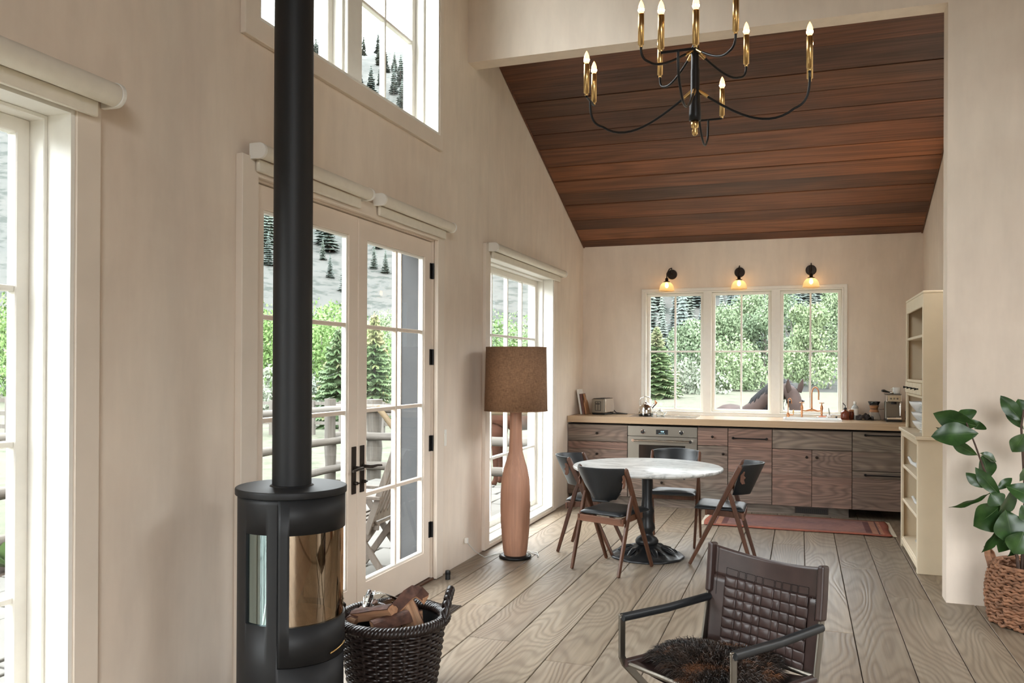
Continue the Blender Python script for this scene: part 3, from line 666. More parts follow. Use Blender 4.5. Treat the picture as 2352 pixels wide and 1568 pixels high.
# log fence
def log(a, b, r, mat='log'):
    a, b = Vector(a), Vector(b); ln = (b-a).length; rr = random.Random(int(abs(a.x*977+a.y*131+a.z*37))); m = MB()
    m.tube([(rr.uniform(-.008, .008), rr.uniform(-.008, .008), ln*i/6) for i in range(7)], [r*rr.uniform(.9, 1.1) for _ in range(7)], 12)
    return m, a, (b-a).to_track_quat('Z', 'Y').to_euler(), mat
def put(parent, name, lg):
    m, a, e, mat = lg; return m.obj(name, mat, parent, a, rot=e)
f1 = thing('log_fence', 'weathered round log fence running past the patio beyond the glazed doors', 'fence')
for yy in (0.4, 3.0, 5.6, 8.2, 10.45):
    put(f1, 'post', log((-4.0, yy, -.4), (-4.0, yy, 1.02), .085))
for z, dx in ((.02, .10), (.44, .10), (.87, .10)):
    for a, b in ((0.2, 3.2), (2.9, 5.8), (5.4, 8.4), (8.0, 10.7)):
        put(f1, 'rail', log((-4.0+dx, a, z+random.uniform(-.03, .03)), (-4.0+dx, b, z+random.uniform(-.03, .03)), .055))
f2 = thing('log_fence', 'log fence with diagonal brace running behind the patio chair toward the house', 'fence')
for xx in (-3.55, -2.15, -.75):
    put(f2, 'post', log((xx, 10.95, -.45), (xx, 10.95, 1.0), .11))
for z in (.02, .45, .86):
    for a, b in ((-4.2, -1.9), (-2.4, .1)):
        put(f2, 'rail', log((a, 10.82, z), (b, 10.82, z+.02), .06, 'fresh_log' if (z > .8 and a > -3) else 'log'))
put(f2, 'brace', log((-3.4, 10.75, .9), (-2.6, 10.75, 0.0), .045, 'fresh_log'))
f3 = thing('far_rail_fence', 'distant pale rail fence low behind the willows', 'fence')
for i in range(12):
    x_, y_, z_ = at(560+i*32, 24); 
    B(-.05, .05, -.05, .05, 0, 1.0).obj('post', 'log', f3, (x_, y_, z_))
    if i:
        for z in (.35, .65, .92):
            m = MB(); m.sweep([(px0, py0, pz0+z), (x_, y_, z_+z)], .05, .09); m.obj('rail', 'log', f3)
    px0, py0, pz0 = x_, y_, z_
f4 = thing('far_rail_fence', 'pale rail fence far off in the window at the picture edge', 'fence')
for i in range(6):
    x_, y_, z_ = at(-60+i*40, 22); B(-.06, .06, -.06, .06, 0, 1.2).obj('post', 'log', f4, (x_, y_, z_))
    if i:
        for z in (.4, .75, 1.1):
            m = MB(); m.sweep([(px0, py0, pz0+z), (x_, y_, z_+z)], .05, .11); m.obj('rail', 'log', f4)
    px0, py0, pz0 = x_, y_, z_

# folding slatted patio chair, faces -x locally +u forward
pc = thing('patio_chair', 'silvered wooden folding chair with slatted back on the patio behind the glazed door', 'chair', (-.66, 5.82, -.12), math.radians(184))
def bar(parent, name, a, b, w_, h_, mat='greywood', up=(0, 0, 1)):
    m = MB(); m.sweep([a, b], w_, h_, up); return m.obj(name, mat, parent, bevel=.003, seg=1)
for s in (-.25, .25):
    bar(pc, 'back_post', (.03, s, .34), (-.20, s, .98), .025, .05)
    bar(pc, 'front_leg', (-.12, s*.9, .01), (.30, s*.9, .60), .025, .05)
    bar(pc, 'rear_leg', (.26, s*.8, .01), (-.04, s*.8, .42), .025, .05)
    bar(pc, 'armrest', (-.10, s*1.05, .62), (.34, s*1.05, .62), .06, .025)
bar(pc, 'back_rail', (-.195, -.25, .95), (-.195, .25, .95), .02, .09); bar(pc, 'back_rail', (.0, -.25, .46), (.0, .25, .46), .02, .07)
for i in range(7): bar(pc, 'back_slat', (-.005, -.195+.065*i, .47), (-.188, -.195+.065*i, .93), .036, .014, up=(1, 0, .4))
for i in range(7): bar(pc, 'seat_slat', (.36-.06*i, -.25, .44-.006*i), (.36-.06*i, .25, .44-.006*i), .045, .018)
bar(pc, 'seat_rail', (.38, -.22, .425), (-.06, -.22, .385), .02, .035); bar(pc, 'seat_rail', (.38, .22, .425), (-.06, .22, .385), .02, .035)
bar(pc, 'stretcher', (.20, -.2, .12), (.20, .2, .12), .03, .02)

# horses
M['horse_bay'] = plain('bay_coat', (0.05, 0.020, 0.012), .7, 0, .1, var=.25, vscale=3)
M['horse_dark'] = plain('dark_coat', (0.035, 0.024, 0.021), .8, 0, .1, var=.35, vscale=5)
M['mane'] = plain('black_mane', (0.010, 0.010, 0.011), .7, 0, .12, var=.3, vscale=30)
def horse(label, loc, rz, coat, neck, scale=1.0):
    """body along +X (head end), skin-modifier skeleton; neck = list of (x,y,z,r) from withers to muzzle"""
    t = thing('horse', label, 'horse', loc, rz)
    vs = [(-.62, 0, 1.12, .27), (-.40, 0, 1.16, .31), (-.05, 0, 1.10, .30), (.30, 0, 1.10, .30), (.55, 0, 1.14, .25)]
    ed = [(0, 1), (1, 2), (2, 3), (3, 4)]; pr = 4
    for p in neck: vs.append(p); ed.append((pr, len(vs)-1)); pr = len(vs)-1
    for s in (-1, 1):
        k = len(vs); vs += [(.48, s*.17, .82, .12), (.50, s*.17, .50, .065), (.49, s*.17, .06, .042), (.54, s*.17, -.06, .06)]
        ed += [(4, k), (k, k+1), (k+1, k+2), (k+2, k+3)]
        k = len(vs); vs += [(-.58, s*.18, .84, .15), (-.50, s*.18, .64, .09), (-.70, s*.18, .42, .06), (-.66, s*.18, .06, .042), (-.60, s*.18, -.06, .06)]
        ed += [(0, k), (k, k+1), (k+1, k+2), (k+2, k+3), (k+3, k+4)]
    me = bpy.data.meshes.new('horse_body'); me.from_pydata([v[:3] for v in vs], ed, []); me.materials.append(M[coat])
    o = link('body', me, t); o.scale = (scale,)*3
    sk = o.modifiers.new('skin', 'SKIN'); sk.use_smooth_shade = True
    for i, v in enumerate(vs): me.skin_vertices[0].data[i].radius = (v[3], v[3]*(.9 if i < 5 else 1))
    me.skin_vertices[0].data[2].use_root = True
    sb = o.modifiers.new('sub', 'SUBSURF'); sb.levels = 2; sb.render_levels = 2
    # mane, forelock, ears, tail
    P = [Vector(p[:3]) for p in neck]; W = Vector((.52, 0, 1.36)); r = random.Random(4)
    path = [W]+[P[i]+Vector((-.06, 0, neck[i][3]*.9)) for i in range(len(P)-2)]
    m = MB()
    for i in range(420):
        q = r.random()*(len(path)-1); k = min(int(q), len(path)-2); c = path[k].lerp(path[k+1], q-k); s = r.choice((-1, -1, -1, 1)); ln = r.uniform(.22, .42)
        m.tube([c, c+Vector((-.03, s*.10, -.02)), c+Vector((-.05+r.uniform(-.05, .05), s*.17, -ln*.6)), c+Vector((-.06+r.uniform(-.08, .08), s*.18, -ln))], [.014, .016, .011, .003], 4)
    o = m.obj('mane', 'mane', t); o['kind'] = 'stuff'; o.scale = (scale,)*3
    poll = P[-3]
    for s in (-1, 1):
        MB().tube([poll+Vector((0, s*.07, .06)), poll+Vector((.0, s*.10, .15)), poll+Vector((.03, s*.115, .25))], [.04, .045, .006], 8, flat=.5).obj('ear', coat, t).scale = (scale,)*3
        MB().lathe([(.004, -.02), (.02, -.012), (.024, 0), (.02, .012), (.004, .02)], 10, c=tuple(P[-2].lerp(P[-3], .55)+Vector((.02, s*.105, .02)))).obj('eye', 'black_plastic', t).scale = (scale,)*3
    m = MB()
    for i in range(26):
        m.tube([(-.86, r.uniform(-.03, .03), 1.18), (-.98, r.uniform(-.05, .05), 1.0), (-.98+r.uniform(-.05, .05), r.uniform(-.08, .08), r.uniform(.4, .6))], [.02, .016, .004], 4)
    m.obj('tail', 'mane', t).scale = (scale,)*3
    return t
def to_local(loc, rz, pts):
    c, s = math.cos(-rz), math.sin(-rz); return [((x-loc[0])*c-(y-loc[1])*s, (x-loc[0])*s+(y-loc[1])*c, z-loc[2], r) for x, y, z, r in pts]
hl, hr = (1.56, 13.08, -.46), math.radians(-59)
horse('bay horse with black mane standing outside the kitchen window', hl, hr, 'horse_dark',
      to_local(hl, hr, [(1.90, 12.52, .90, .18), (2.06, 12.42, 1.08, .15), (2.25, 12.31, 1.22, .12), (2.36, 12.19, 1.10, .115), (2.385, 12.10, .92, .09), (2.385, 12.04, .76, .07)]), 1.0)
horse('reddish brown horse behind the fence seen through the window by the floor lamp', (-1.9, 13.2, -.44), math.radians(185), 'horse_bay',
      [(.74, 0, 1.28, .19), (.98, 0, 1.46, .15), (1.16, 0, 1.58, .13), (1.26, 0, 1.52, .125), (1.44, 0, 1.30, .095), (1.56, 0, 1.14, .075)], 1.0)
# ================================================================== LIVING ROOM AND DINING
# ---- wood stove, faces +x
def arc_panel(m, r0, r1, a0, a1, z0, z1, n=24):
    """curved slab between two radii"""
    ang = [a0+(a1-a0)*i/n for i in range(n+1)]
    rs = [[(r0*math.cos(a), r0*math.sin(a), z0), (r1*math.cos(a), r1*math.sin(a), z0), (r1*math.cos(a), r1*math.sin(a), z1), (r0*math.cos(a), r0*math.sin(a), z1)] for a in ang]
    return m.rings(rs, True, True, True, False)
D2 = math.radians
def cyl_shell(m, R, t, z0, z1, holes, n=180):
    """thin cylinder wall with angular windows holes=(a0,a1,z0,z1) degrees; connected mesh"""
    zs = sorted({z0, z1, *[h[2] for h in holes], *[h[3] for h in holes]}); st = 360/n; idx = {}
    def V(i, j, k):
        i %= n
        if (i, j, k) not in idx:
            a = D2(i*st-180); r = R if k else R-t; idx[(i, j, k)] = len(m.v); m.v.append((r*math.cos(a), r*math.sin(a), zs[j]))
        return idx[(i, j, k)]
    def solid(i, j):
        if j < 0 or j >= len(zs)-1: return False
        a = (i % n+.5)*st-180; zc = (zs[j]+zs[j+1])/2
        return not any(h[0] < a < h[1] and h[2] < zc < h[3] for h in holes)
    for i in range(n):
        for j in range(len(zs)-1):
            if not solid(i, j): continue
            for k in (0, 1): m.f.append((V(i, j, k), V(i+1, j, k), V(i+1, j+1, k), V(i, j+1, k))); m.sm.append(True)
            for di, dj, a, b in ((-1, 0, (i, j), (i, j+1)), (1, 0, (i+1, j), (i+1, j+1)), (0, -1, (i, j), (i+1, j)), (0, 1, (i, j+1), (i+1, j+1))):
                if not solid(i+di, j+dj): m.f.append((V(*a, 0), V(*b, 0), V(*b, 1), V(*a, 1))); m.sm.append(False)
    return m
M['firebrick'] = plain('vermiculite', (0.46, 0.33, 0.22), .9, var=.2, vscale=12)
def coated(name, tint, refl, rough=.03, dark=(0.1, 0.08, 0.06)):
    m, nt, b = new_mat(name); nt.nodes.remove(b)
    t = nt.nodes.new('ShaderNodeBsdfTransparent'); t.inputs[0].default_value = rgba(dark); g = nt.nodes.new('ShaderNodeBsdfGlossy'); g.inputs[0].default_value = rgba(tint); g.inputs['Roughness'].default_value = rough
    mx = nt.nodes.new('ShaderNodeMixShader'); mx.inputs[0].default_value = refl; L(nt, t, 0, mx, 1); L(nt, g, 0, mx, 2); L(nt, mx, 0, nt.nodes['Material Output'], 0)
    return m
M['stove_glass'] = coated('amber_coated_glass', (0.62, 0.47, 0.32), .50, .04, (.40, .26, .16))
M['stove_side_glass'] = coated('coated_side_glass', (0.55, 0.72, 0.74), .6, .03, (.25, .25, .22))
st = thing('wood_stove', 'black cylindrical wood stove with curved glass door and tall flue pipe', 'stove', (.437, 2.956, 0))
R0 = .216
# body: front door opening is a separate curved leaf
cyl_shell(MB(), R0, .012, .05, .972, [(-70, 70, .31, .95), (-110, -82, .475, .832), (82, 110, .475, .832)]).obj('body', 'black_steel', st)
MB().lathe([(.20, 0), (.20, .05)], 48).obj('plinth', 'black_steel', st)
MB().lathe([(.226, .972), (.2265, .996), (.223, 1.0)], 64).obj('top_plate', 'black_steel', st, bevel=.002)
# curved door with window
dm = MB(); ang0, ang1 = -69.4, 69.4; n = 48
def door_shell(m, R, t, a0, a1, z0, z1, hole):
    as_ = sorted({a0, a1, hole[0], hole[1], *[a0+(a1-a0)*i/n for i in range(n+1)]}); zs = [z0, hole[2], hole[3], z1]; idx = {}
    def V(i, j, k):
        if (i, j, k) not in idx:
            a = D2(as_[i]); r = R if k else R-t; idx[(i, j, k)] = len(m.v); m.v.append((r*math.cos(a), r*math.sin(a), zs[j]))
        return idx[(i, j, k)]
    def solid(i, j):
        if i < 0 or j < 0 or i >= len(as_)-1 or j > 2: return False
        a = (as_[i]+as_[i+1])/2
        return not (hole[0] < a < hole[1] and j == 1)
    for i in range(len(as_)-1):
        for j in range(3):
            if not solid(i, j): continue
            for k in (0, 1): m.f.append((V(i, j, k), V(i+1, j, k), V(i+1, j+1, k), V(i, j+1, k))); m.sm.append(True)
            for di, dj, a, b in ((-1, 0, (i, j), (i, j+1)), (1, 0, (i+1, j), (i+1, j+1)), (0, -1, (i, j), (i+1, j)), (0, 1, (i, j+1), (i+1, j+1))):
                if not solid(i+di, j+dj): m.f.append((V(*a, 0), V(*b, 0), V(*b, 1), V(*a, 1))); m.sm.append(False)
    return m
dr = door_shell(dm, R0+.004, .014, ang0, ang1, .314, .968, (-58, 58, .470, .830)).obj('door', 'black_steel', st)
g = MB(); n = 40; g.add([((R0-.003)*math.cos(D2(-60+120*i/n)), (R0-.003)*math.sin(D2(-60+120*i/n)), z) for z in (.46, .84) for i in range(n+1)], [(i, i+1, i+n+2, i+n+1) for i in range(n)], True); g.obj('door_glass', 'stove_glass', dr)
MB().tube([((R0+.012)*math.cos(D2(a)), (R0+.012)*math.sin(D2(a)), .345+.0006*(a+10)) for a in range(-14, 16, 4)], .004, 8).obj('door_handle', 'brass', dr)
for s in (-1, 1):
    n = 10; g = MB(); g.add([((R0-.009)*math.cos(D2(s*(81+30*i/n))), (R0-.009)*math.sin(D2(s*(81+30*i/n))), z) for z in (.465, .842) for i in range(n+1)], [(i, i+1, i+n+2, i+n+1) for i in range(n)], True); g.obj('side_glass', 'stove_side_glass', st)
# firebox lining and burning chamber
MB().lathe([(.001, .46), (.17, .46)], 32, cap0=False, cap1=False).obj('hearth', 'firebrick', st)
arc_panel(MB(), .165, .18, D2(118), D2(242), .46, .92).obj('fire_lining', 'firebrick', st)
MB().lathe([(.001, .93), (.20, .93)], 32, cap0=False, cap1=False).obj('baffle', 'firebrick', st)
for i, (yy, a) in enumerate([(-.05, .3), (.04, -.25)]):
    MB().tube([(-.06+.02*i, yy, .49), (.02, yy+.02, .66), (.05, yy+a*.2, .80)], [.035, .034, .03], 8).obj('fire_log', 'lampwood', st)
pp = MB().tube([(0, 0, 1.0), (0, 0, ZT)], .080, 48, caps=False).obj('flue_pipe', 'black_steel', st)
MB().lathe([(.090, 1.0), (.084, 1.006), (.081, 1.006)], 48, cap0=False, cap1=False).obj('flue_ring', 'black_steel', st)

# ---- firewood basket
bx, by, RB, HB = .66, 3.44, .235, .335
bk = thing('firewood_basket', 'dark woven wicker basket of firewood with two loop handles beside the stove', 'basket', (bx, by, 0))
def basket_r(q): return RB*(.80+.20*q**.8)
m = MB(); NR = 21; NP = 132
for i in range(NR):
    q = (i+.5)/NR; pts = []
    for j in range(NP+1):
        a = 2*PI*j/NP; rr = basket_r(q)+.006*math.sin(a*22+(PI if i % 2 else 0)); pts.append((rr*math.cos(a), rr*math.sin(a), HB*.96*q+.004))
    m.tube(pts, .0085, 6, caps=False)
m.obj('woven_wall', 'wicker_dark', bk)['kind'] = 'stuff'
m = MB()
for j in range(22):
    a = 2*PI*j/22; m.tube([(basket_r(q)*math.cos(a), basket_r(q)*math.sin(a), HB*q) for q in (0, .25, .5, .75, 1)], .009, 6)
m.obj('stakes', 'wicker_dark', bk)['kind'] = 'stuff'
MB().lathe([(.001, .005), (basket_r(0)-.003, .005), (basket_r(.5)-.012, HB*.5), (basket_r(1)-.012, HB*.97)], 40, cap0=False, cap1=False).obj('liner', M['black_plastic'], bk)
m = MB()
for s in range(3):
    pts = []
    for j in range(241):
        a = 2*PI*j/240; tw = a*30+s*2*PI/3; rr = RB+.006+.016*math.cos(tw); pts.append((rr*math.cos(a), rr*math.sin(a), HB+.012*math.sin(tw)))
    m.tube(pts, .0145, 6, caps=False)
m.obj('braided_rim', 'wicker_dark', bk)
for ha in (D2(22), D2(202)):
    m = MB()
    for s in range(2):
        pts = []
        for j in range(49):
            q = j/48; a = ha+(q-.5)*.62; lift = .135*math.sin(PI*q)**.75; tw = q*34+s*PI; rr = RB+.012+.008*math.cos(tw)+.02*math.sin(PI*q); pts.append((rr*math.cos(a), rr*math.sin(a), HB-.01+lift+.008*math.sin(tw)))
        m.tube(pts, .0125, 7)
    m.obj('handle', 'wicker_dark', bk)
# split logs
M['log_end'] = wood('split_log', [(0.58, 0.33, 0.19), (0.50, 0.26, 0.14), (0.62, 0.40, 0.25)], (0.30, 0.12, 0.06), 'Z', lines=14, contrast=.4, scale=3, rough=.8, stretch=8, bmp=.3)
M['log_bark'] = plain('red_bark', (0.10, 0.045, 0.03), .85, var=.5, vscale=25)
def split_log(label, loc, e, ln, r, seed, ang=2.2):
    rn_ = random.Random(seed); t = thing('split_log', label, 'log', loc, 0, 'firewood in the wicker basket'); t.rotation_euler = e
    k = 7; pr = [(0, 0)]+[(r*math.cos(-ang/2+ang*i/k)*rn_.uniform(.93, 1.05), r*math.sin(-ang/2+ang*i/k)) for i in range(k+1)]
    NZ = 6; rings = []
    for zi in range(NZ+1):
        rings.append([(px_*(1+rn_.uniform(-.04, .04)), py_*(1+rn_.uniform(-.04, .04)), ln*(zi/NZ-.5)) for px_, py_ in pr])
    MB().rings(rings, True, True, True, False).obj('split_wood', 'log_end', t)
    bm_ = MB(); bm_.rings([[(p[0]*1.0, p[1]*1.0, p[2]) for p in R_[1:]]+[(p[0]*1.09, p[1]*1.09, p[2]) for p in R_[:0:-1]] for R_ in rings], True, True, True, False); bm_.obj('bark', 'log_bark', t)
RV, DV = Vector((.944, .33, 0)), Vector((-.33, .944, 0))
def log_at(label, s, d, z, axis, ln, r, seed, roll=0, ang=2.0):
    split_log(label, (0, 0, 0), (0, 0, 0), ln, r, seed, ang); t = bpy.data.objects[[o.name for o in bpy.data.objects if o.name.startswith('split_log')][-1]]
    t = [o for o in bpy.data.objects if o.get('label') == label][0]; c = Vector((bx, by, z))+RV*s+DV*d; t.location = c
    t.rotation_euler = ((RV*axis[0]+DV*axis[1]+Vector((0, 0, axis[2]))).to_track_quat('Z', 'Y') @ Euler((0, 0, roll)).to_quaternion()).to_euler()
log_at('split log with pale broken end lying at the front left of the basket', -.075, -.06, .338, (.9, -.35, .22), .20, .058, 1, 1.2)
log_at('reddish log with striped split face leaning toward the basket handle', .085, -.02, .335, (-.42, .25, .85), .21, .062, 2, -2.4, 1.7)
log_at('short tan log lying across the middle front of the basket', .005, -.10, .325, (.8, .5, .12), .18, .045, 3, 2.0)
log_at('short log half hidden against the far rim of the basket', -.02, .11, .325, (.9, .2, .15), .22, .05, 4, .4)
log_at('log lying against the stove side of the basket', -.14, .04, .318, (.3, .9, .1), .22, .048, 5, 1.0)
log_at('log buried under the others in the middle of the basket', .03, .02, .262, (.7, .7, .05), .28, .06, 6, .5)
bs = thing('bark_strip', 'curled dark strip of bark bent over the highest log', 'bark', (bx, by, HB))
pts = [RV*a+DV*b_+Vector((0, 0, c)) for a, b_, c in [(-.035, -.09, -.01), (-.01, -.06, .025), (.03, -.03, .065), (.07, .0, .105), (.095, .015, .118), (.125, .03, .105), (.15, .04, .075)]]
m = MB(); m.sweep(pts, [.03, .045, .055, .06, .065, .07, .06], .006, up=(.33, -.5, .8)); m.obj('outer_bark', 'log_bark', bs, bevel=.001)
m = MB(); m.sweep([q+Vector((.002, -.003, -.006)) for q in pts], [.028, .04, .05, .055, .06, .064, .055], .005, up=(.33, -.5, .8)); m.obj('inner_bark', 'log_end', bs)
jr = thing('glass_jar', 'clip-top glass jar lying on its side among the firewood', 'jar', (bx-.06, by+.03, .378)); jr.rotation_euler = (Vector((-.80, -.45, .35)).to_track_quat('Z', 'Y')).to_euler()
MB().lathe([(.001, -.075), (.045, -.075), (.05, -.065), (.05, .045), (.042, .06), (.042, .075), (.038, .075), (.038, .06), (.046, .045), (.046, -.062), (.001, -.068)], 28, cap0=False, cap1=False).obj('jar_body', 'clear', jr)
MB().lathe([(.001, .082), (.045, .082), (.047, .09), (.042, .098), (.001, .10)], 28, cap0=False, cap1=False).obj('lid', 'clear', jr)
MB().tube([(.048*math.cos(a), .048*math.sin(a), .066) for a in [2*PI*i/32 for i in range(33)]], .0015, 6).tube([(.048, 0, .066), (.056, 0, .085), (.04, 0, .104), (-.04, 0, .104), (-.056, 0, .085), (-.048, 0, .066)], .0015, 6).obj('wire_clip', 'chrome', jr)

# dark metal floor vent beside the basket
fv = thing('floor_vent', 'dark metal floor register set in the boards beside the firewood basket', 'vent', (.325, 4.66, .0015))
B(-.118, .118, -.12, .12, 0, .003).obj('frame', 'bronze', fv)
for i in range(8): B(-.108+.0275*i, -.09+.0275*i, -.105, .105, .003, .0045).obj('slat', 'bronze', fv)

# ---- floor lamp
fl_ = thing('floor_lamp', 'carved wooden bottle-shaped floor lamp with brown linen drum shade', 'lamp', (.33, 6.14, 0))
MB().lathe([(.001, 0), (.122, 0), (.128, .008), (.124, .022), (.10, .026), (.001, .026)], 40, cap0=False, cap1=False).obj('base', 'black_metal', fl_)
prof = [(.088, .026), (.096, .06), (.107, .16), (.116, .28), (.1185, .40), (.117, .52), (.110, .62), (.094, .70), (.072, .77), (.056, .83), (.050, .92), (.0475, 1.05), (.046, 1.2)]
m = MB(); n = 48
for_r = []
for r_, z_ in prof:
    fac = .030*min(1, max(0, (.85-z_)/.3)); for_r.append([(r_*(1-fac*abs(math.sin(4.5*a+.5))**2)*math.cos(a), r_*(1-fac*abs(math.sin(4.5*a+.5))**2)*math.sin(a), z_) for a in [2*PI*j/n for j in range(n)]])
m.rings(for_r).obj('body', 'lampwood', fl_)
MB().tube([(0, 0, 1.2), (0, 0, 1.40)], .011, 12).obj('stem', 'brass', fl_)
m, nt, b = new_mat('linen_shade'); v = coords(nt, (260, 260, 40)); v2 = coords(nt, (40, 40, 260)); wv = mth(nt, 'ADD', noise(nt, v, 1, 2), noise(nt, v2, 1, 2)); r_ = ramp(nt, [(.7, (.135, .068, .032)), (1.3, (.27, .145, .075))]); 
nt.links.new(mth(nt, 'MULTIPLY', wv, 1.0), r_.inputs[0]); r_.color_ramp.elements[0].position = .35; r_.color_ramp.elements[1].position = .65
nt.links.new(mth(nt, 'MULTIPLY', wv, .5), r_.inputs[0]); L(nt, r_, 0, b, 'Base Color'); b.inputs['Roughness'].default_value = .9; bump(nt, b, wv, .3, .002); M['linen'] = m
sh = MB().lathe([(.247, 1.152), (.2365, 1.652)], 64, cap0=False, cap1=False).obj('shade', 'linen', fl_, solid=.003)
for z, r_ in ((1.155, .2475), (1.649, .237)): MB().tube([(r_*math.cos(a), r_*math.sin(a), z) for a in [2*PI*i/64 for i in range(65)]], .0035, 6).obj('trim_ring', 'linen', sh)
m = MB(); m.tube([(0, 0, 1.40), (0, 0, 1.42)], .01, 8)
for a in (0, 2*PI/3, 4*PI/3): m.tube([(0, 0, 1.41), (.237*math.cos(a), .237*math.sin(a), 1.64)], .002, 6)
m.obj('spider', 'brass', sh)
MB().lathe([(.001, 1.40), (.014, 1.41), (.03, 1.46), (.03, 1.49), (.015, 1.52), (.001, 1.525)], 16, cap0=False, cap1=False).obj('bulb', 'white_ceramic', fl_)
M['clear_cord'] = plain('pale_cord', (.75, .73, .68), .3, 0, .5, trans=.3)
cd = thing('lamp_cord', 'pale coiled lamp cord on the floor behind the wooden lamp', 'cord', (.33, 6.14, 0))
MB().tube([(-.32, -.25, .16), (-.26, -.20, .07), (-.22, -.10, .006), (-.17, .03, .006), (-.08, .15, .006), (.06, .19, .006), (.15, .13, .006), (.17, .05, .006), (.12, .20, .007), (-.04, .24, .007), (-.15, .14, .008), (-.10, .06, .006)], .0035, 6).obj('flex', 'clear_cord', cd); B(-.325, -.30, -.265, -.235, .14, .18).obj('plug', 'white', cd, bevel=.004)

# ---- chandelier
CH = (2.003, 3.655)
ch = thing('chandelier', 'two-tier black chandelier with brass candle tubes and lit flame bulbs', 'chandelier', (CH[0], CH[1], 0), D2(-0.9))
MB().tube([(0, 0, 2.90), (0, 0, ZT)], .008, 12).obj('rod', 'black_metal', ch)
MB().lathe([(.011, 2.93), (.013, 2.90), (.018, 2.89), (.018, 2.80), (.0195, 2.79), (.0195, 2.70), (.0215, 2.69), (.026, 2.60), (.026, 2.575), (.018, 2.572)], 28).obj('stem', 'black_metal', ch)
MB().lathe([(.001, 2.575), (.017, 2.575), (.017, 2.545), (.011, 2.540), (.013, 2.530), (.012, 2.515), (.006, 2.508), (.001, 2.507)], 24, cap0=False, cap1=False).obj('finial', 'brass', ch)
M['bulb'] = glow_glass('lit_bulb', (1, .8, .5), 2.2, (1.0, .50, .19))
M['bulb_core'] = glow_glass('bulb_filament', (1, .9, .7), 90, (1.0, .70, .36))
def bez(p0, p1, p2, p3, n=18):
    return [p0*(1-t)**3+p1*3*t*(1-t)**2+p2*3*t*t*(1-t)+p3*t**3 for t in [i/n for i in range(n+1)]]
def lamp_light(name, loc, e, col, r):
    l = bpy.data.lights.new(name, 'POINT'); l.energy = e; l.color = col; l.shadow_soft_size = r; o = bpy.data.objects.new(name, l); COL.objects.link(o); o.location = loc; return o
def candle(parent, p):
    c = MB().lathe([(.0075, -.012), (.0075, .0), (.0128, .0), (.0128, .128), (.0105, .130)], 18, c=p).obj('candle_tube', 'brass', parent)
    MB().lathe([(.006, .128), (.0115, .138), (.0135, .150), (.012, .163), (.007, .178), (.001, .189)], 14, c=p, cap0=False, cap1=False).obj('flame_bulb', 'bulb', c)
    pl = lamp_light('candle_light', (p[0], p[1], p[2]+.155), 3.0, (1.0, .62, .30), .012); pl.parent = c
    MB().lathe([(.0005, .1375), (.0125, .141), (.0138, .149), (.010, .156), (.0005, .162)], 8, c=p, cap0=False, cap1=False).obj('filament', 'bulb_core', c)
for k in range(4):      # lower tier, T ends
    a = k*PI/2; d = Vector((math.cos(a), math.sin(a), 0)); s_ = Vector((-d.y, d.x, 0)); R_ = .47; z0 = 2.70
    pts = bez(d*.018+Vector((0, 0, z0)), d*.16+Vector((0, 0, z0-.11)), d*.30+Vector((0, 0, z0-.20)), d*(R_-.06)+Vector((0, 0, 2.585)), 14)+bez(d*(R_-.06)+Vector((0, 0, 2.585)), d*(R_-.015)+Vector((0, 0, 2.60)), d*R_+Vector((0, 0, 2.63)), d*R_+Vector((0, 0, 2.71)), 10)[1:]
    arm = MB().tube(pts, .0052, 10).obj('arm', 'black_metal', ch)
    MB().tube([d*.012+Vector((0, 0, z0+.004)), d*.055+Vector((0, 0, z0-.028))], [.009, .0075], 12).obj('arm_socket', 'brass', arm)
    MB().tube([d*R_-s_*.066+Vector((0, 0, 2.71)), d*R_+s_*.066+Vector((0, 0, 2.71))], .0052, 10).obj('crossbar', 'black_metal', arm)
    for q in (-1, 1): candle(ch, tuple(d*R_+s_*q*.066+Vector((0, 0, 2.725))))
for k in range(4):      # upper tier
    a = PI/4+k*PI/2-.03; d = Vector((math.cos(a), math.sin(a), 0)); R_ = .275; z0 = 2.875
    pts = bez(d*.018+Vector((0, 0, z0)), d*.10+Vector((0, 0, z0-.05)), d*.18+Vector((0, 0, z0-.10)), d*(R_-.04)+Vector((0, 0, 2.795)), 12)+bez(d*(R_-.04)+Vector((0, 0, 2.795)), d*(R_-.01)+Vector((0, 0, 2.80)), d*R_+Vector((0, 0, 2.815)), d*R_+Vector((0, 0, 2.85)), 8)[1:]
    arm = MB().tube(pts, .0052, 10).obj('arm', 'black_metal', ch)
    MB().tube([d*.012+Vector((0, 0, z0+.004)), d*.05+Vector((0, 0, z0-.022))], [.009, .0075], 12).obj('arm_socket', 'brass', arm)
    candle(ch, tuple(d*R_+Vector((0, 0, 2.862))))

# ---- dining table
TB = (1.292, 6.56); TZ = .715
tb = thing('dining_table', 'round white marble dining table on a black cast iron pedestal', 'table', (TB[0], TB[1], 0))
m, nt, b = new_mat('marble'); v = coords(nt, (1.5, 4.2, 2), rnd=0); 
f1_ = noise(nt, v, 1.4, 7, .62, 1.2); av = mth(nt, 'ABSOLUTE', mth(nt, 'SUBTRACT', f1_, .5)); r_ = ramp(nt, [(0, (.25, .25, .24)), (.025, (.44, .44, .42)), (.09, (.60, .60, .58))]); nt.links.new(av, r_.inputs[0]); L(nt, r_, 0, b, 'Base Color'); b.inputs['Roughness'].default_value = .28; M['marble'] = m
MB().lathe([(.001, TZ-.028), (.575, TZ-.028), (.586, TZ-.022), (.590, TZ-.012), (.588, TZ-.004), (.580, TZ), (.001, TZ)], 96, cap0=False, cap1=False).obj('top', 'marble', tb)
M['cast_iron'] = plain('cast_iron', (.014, .0145, .016), .38, .2, .6)
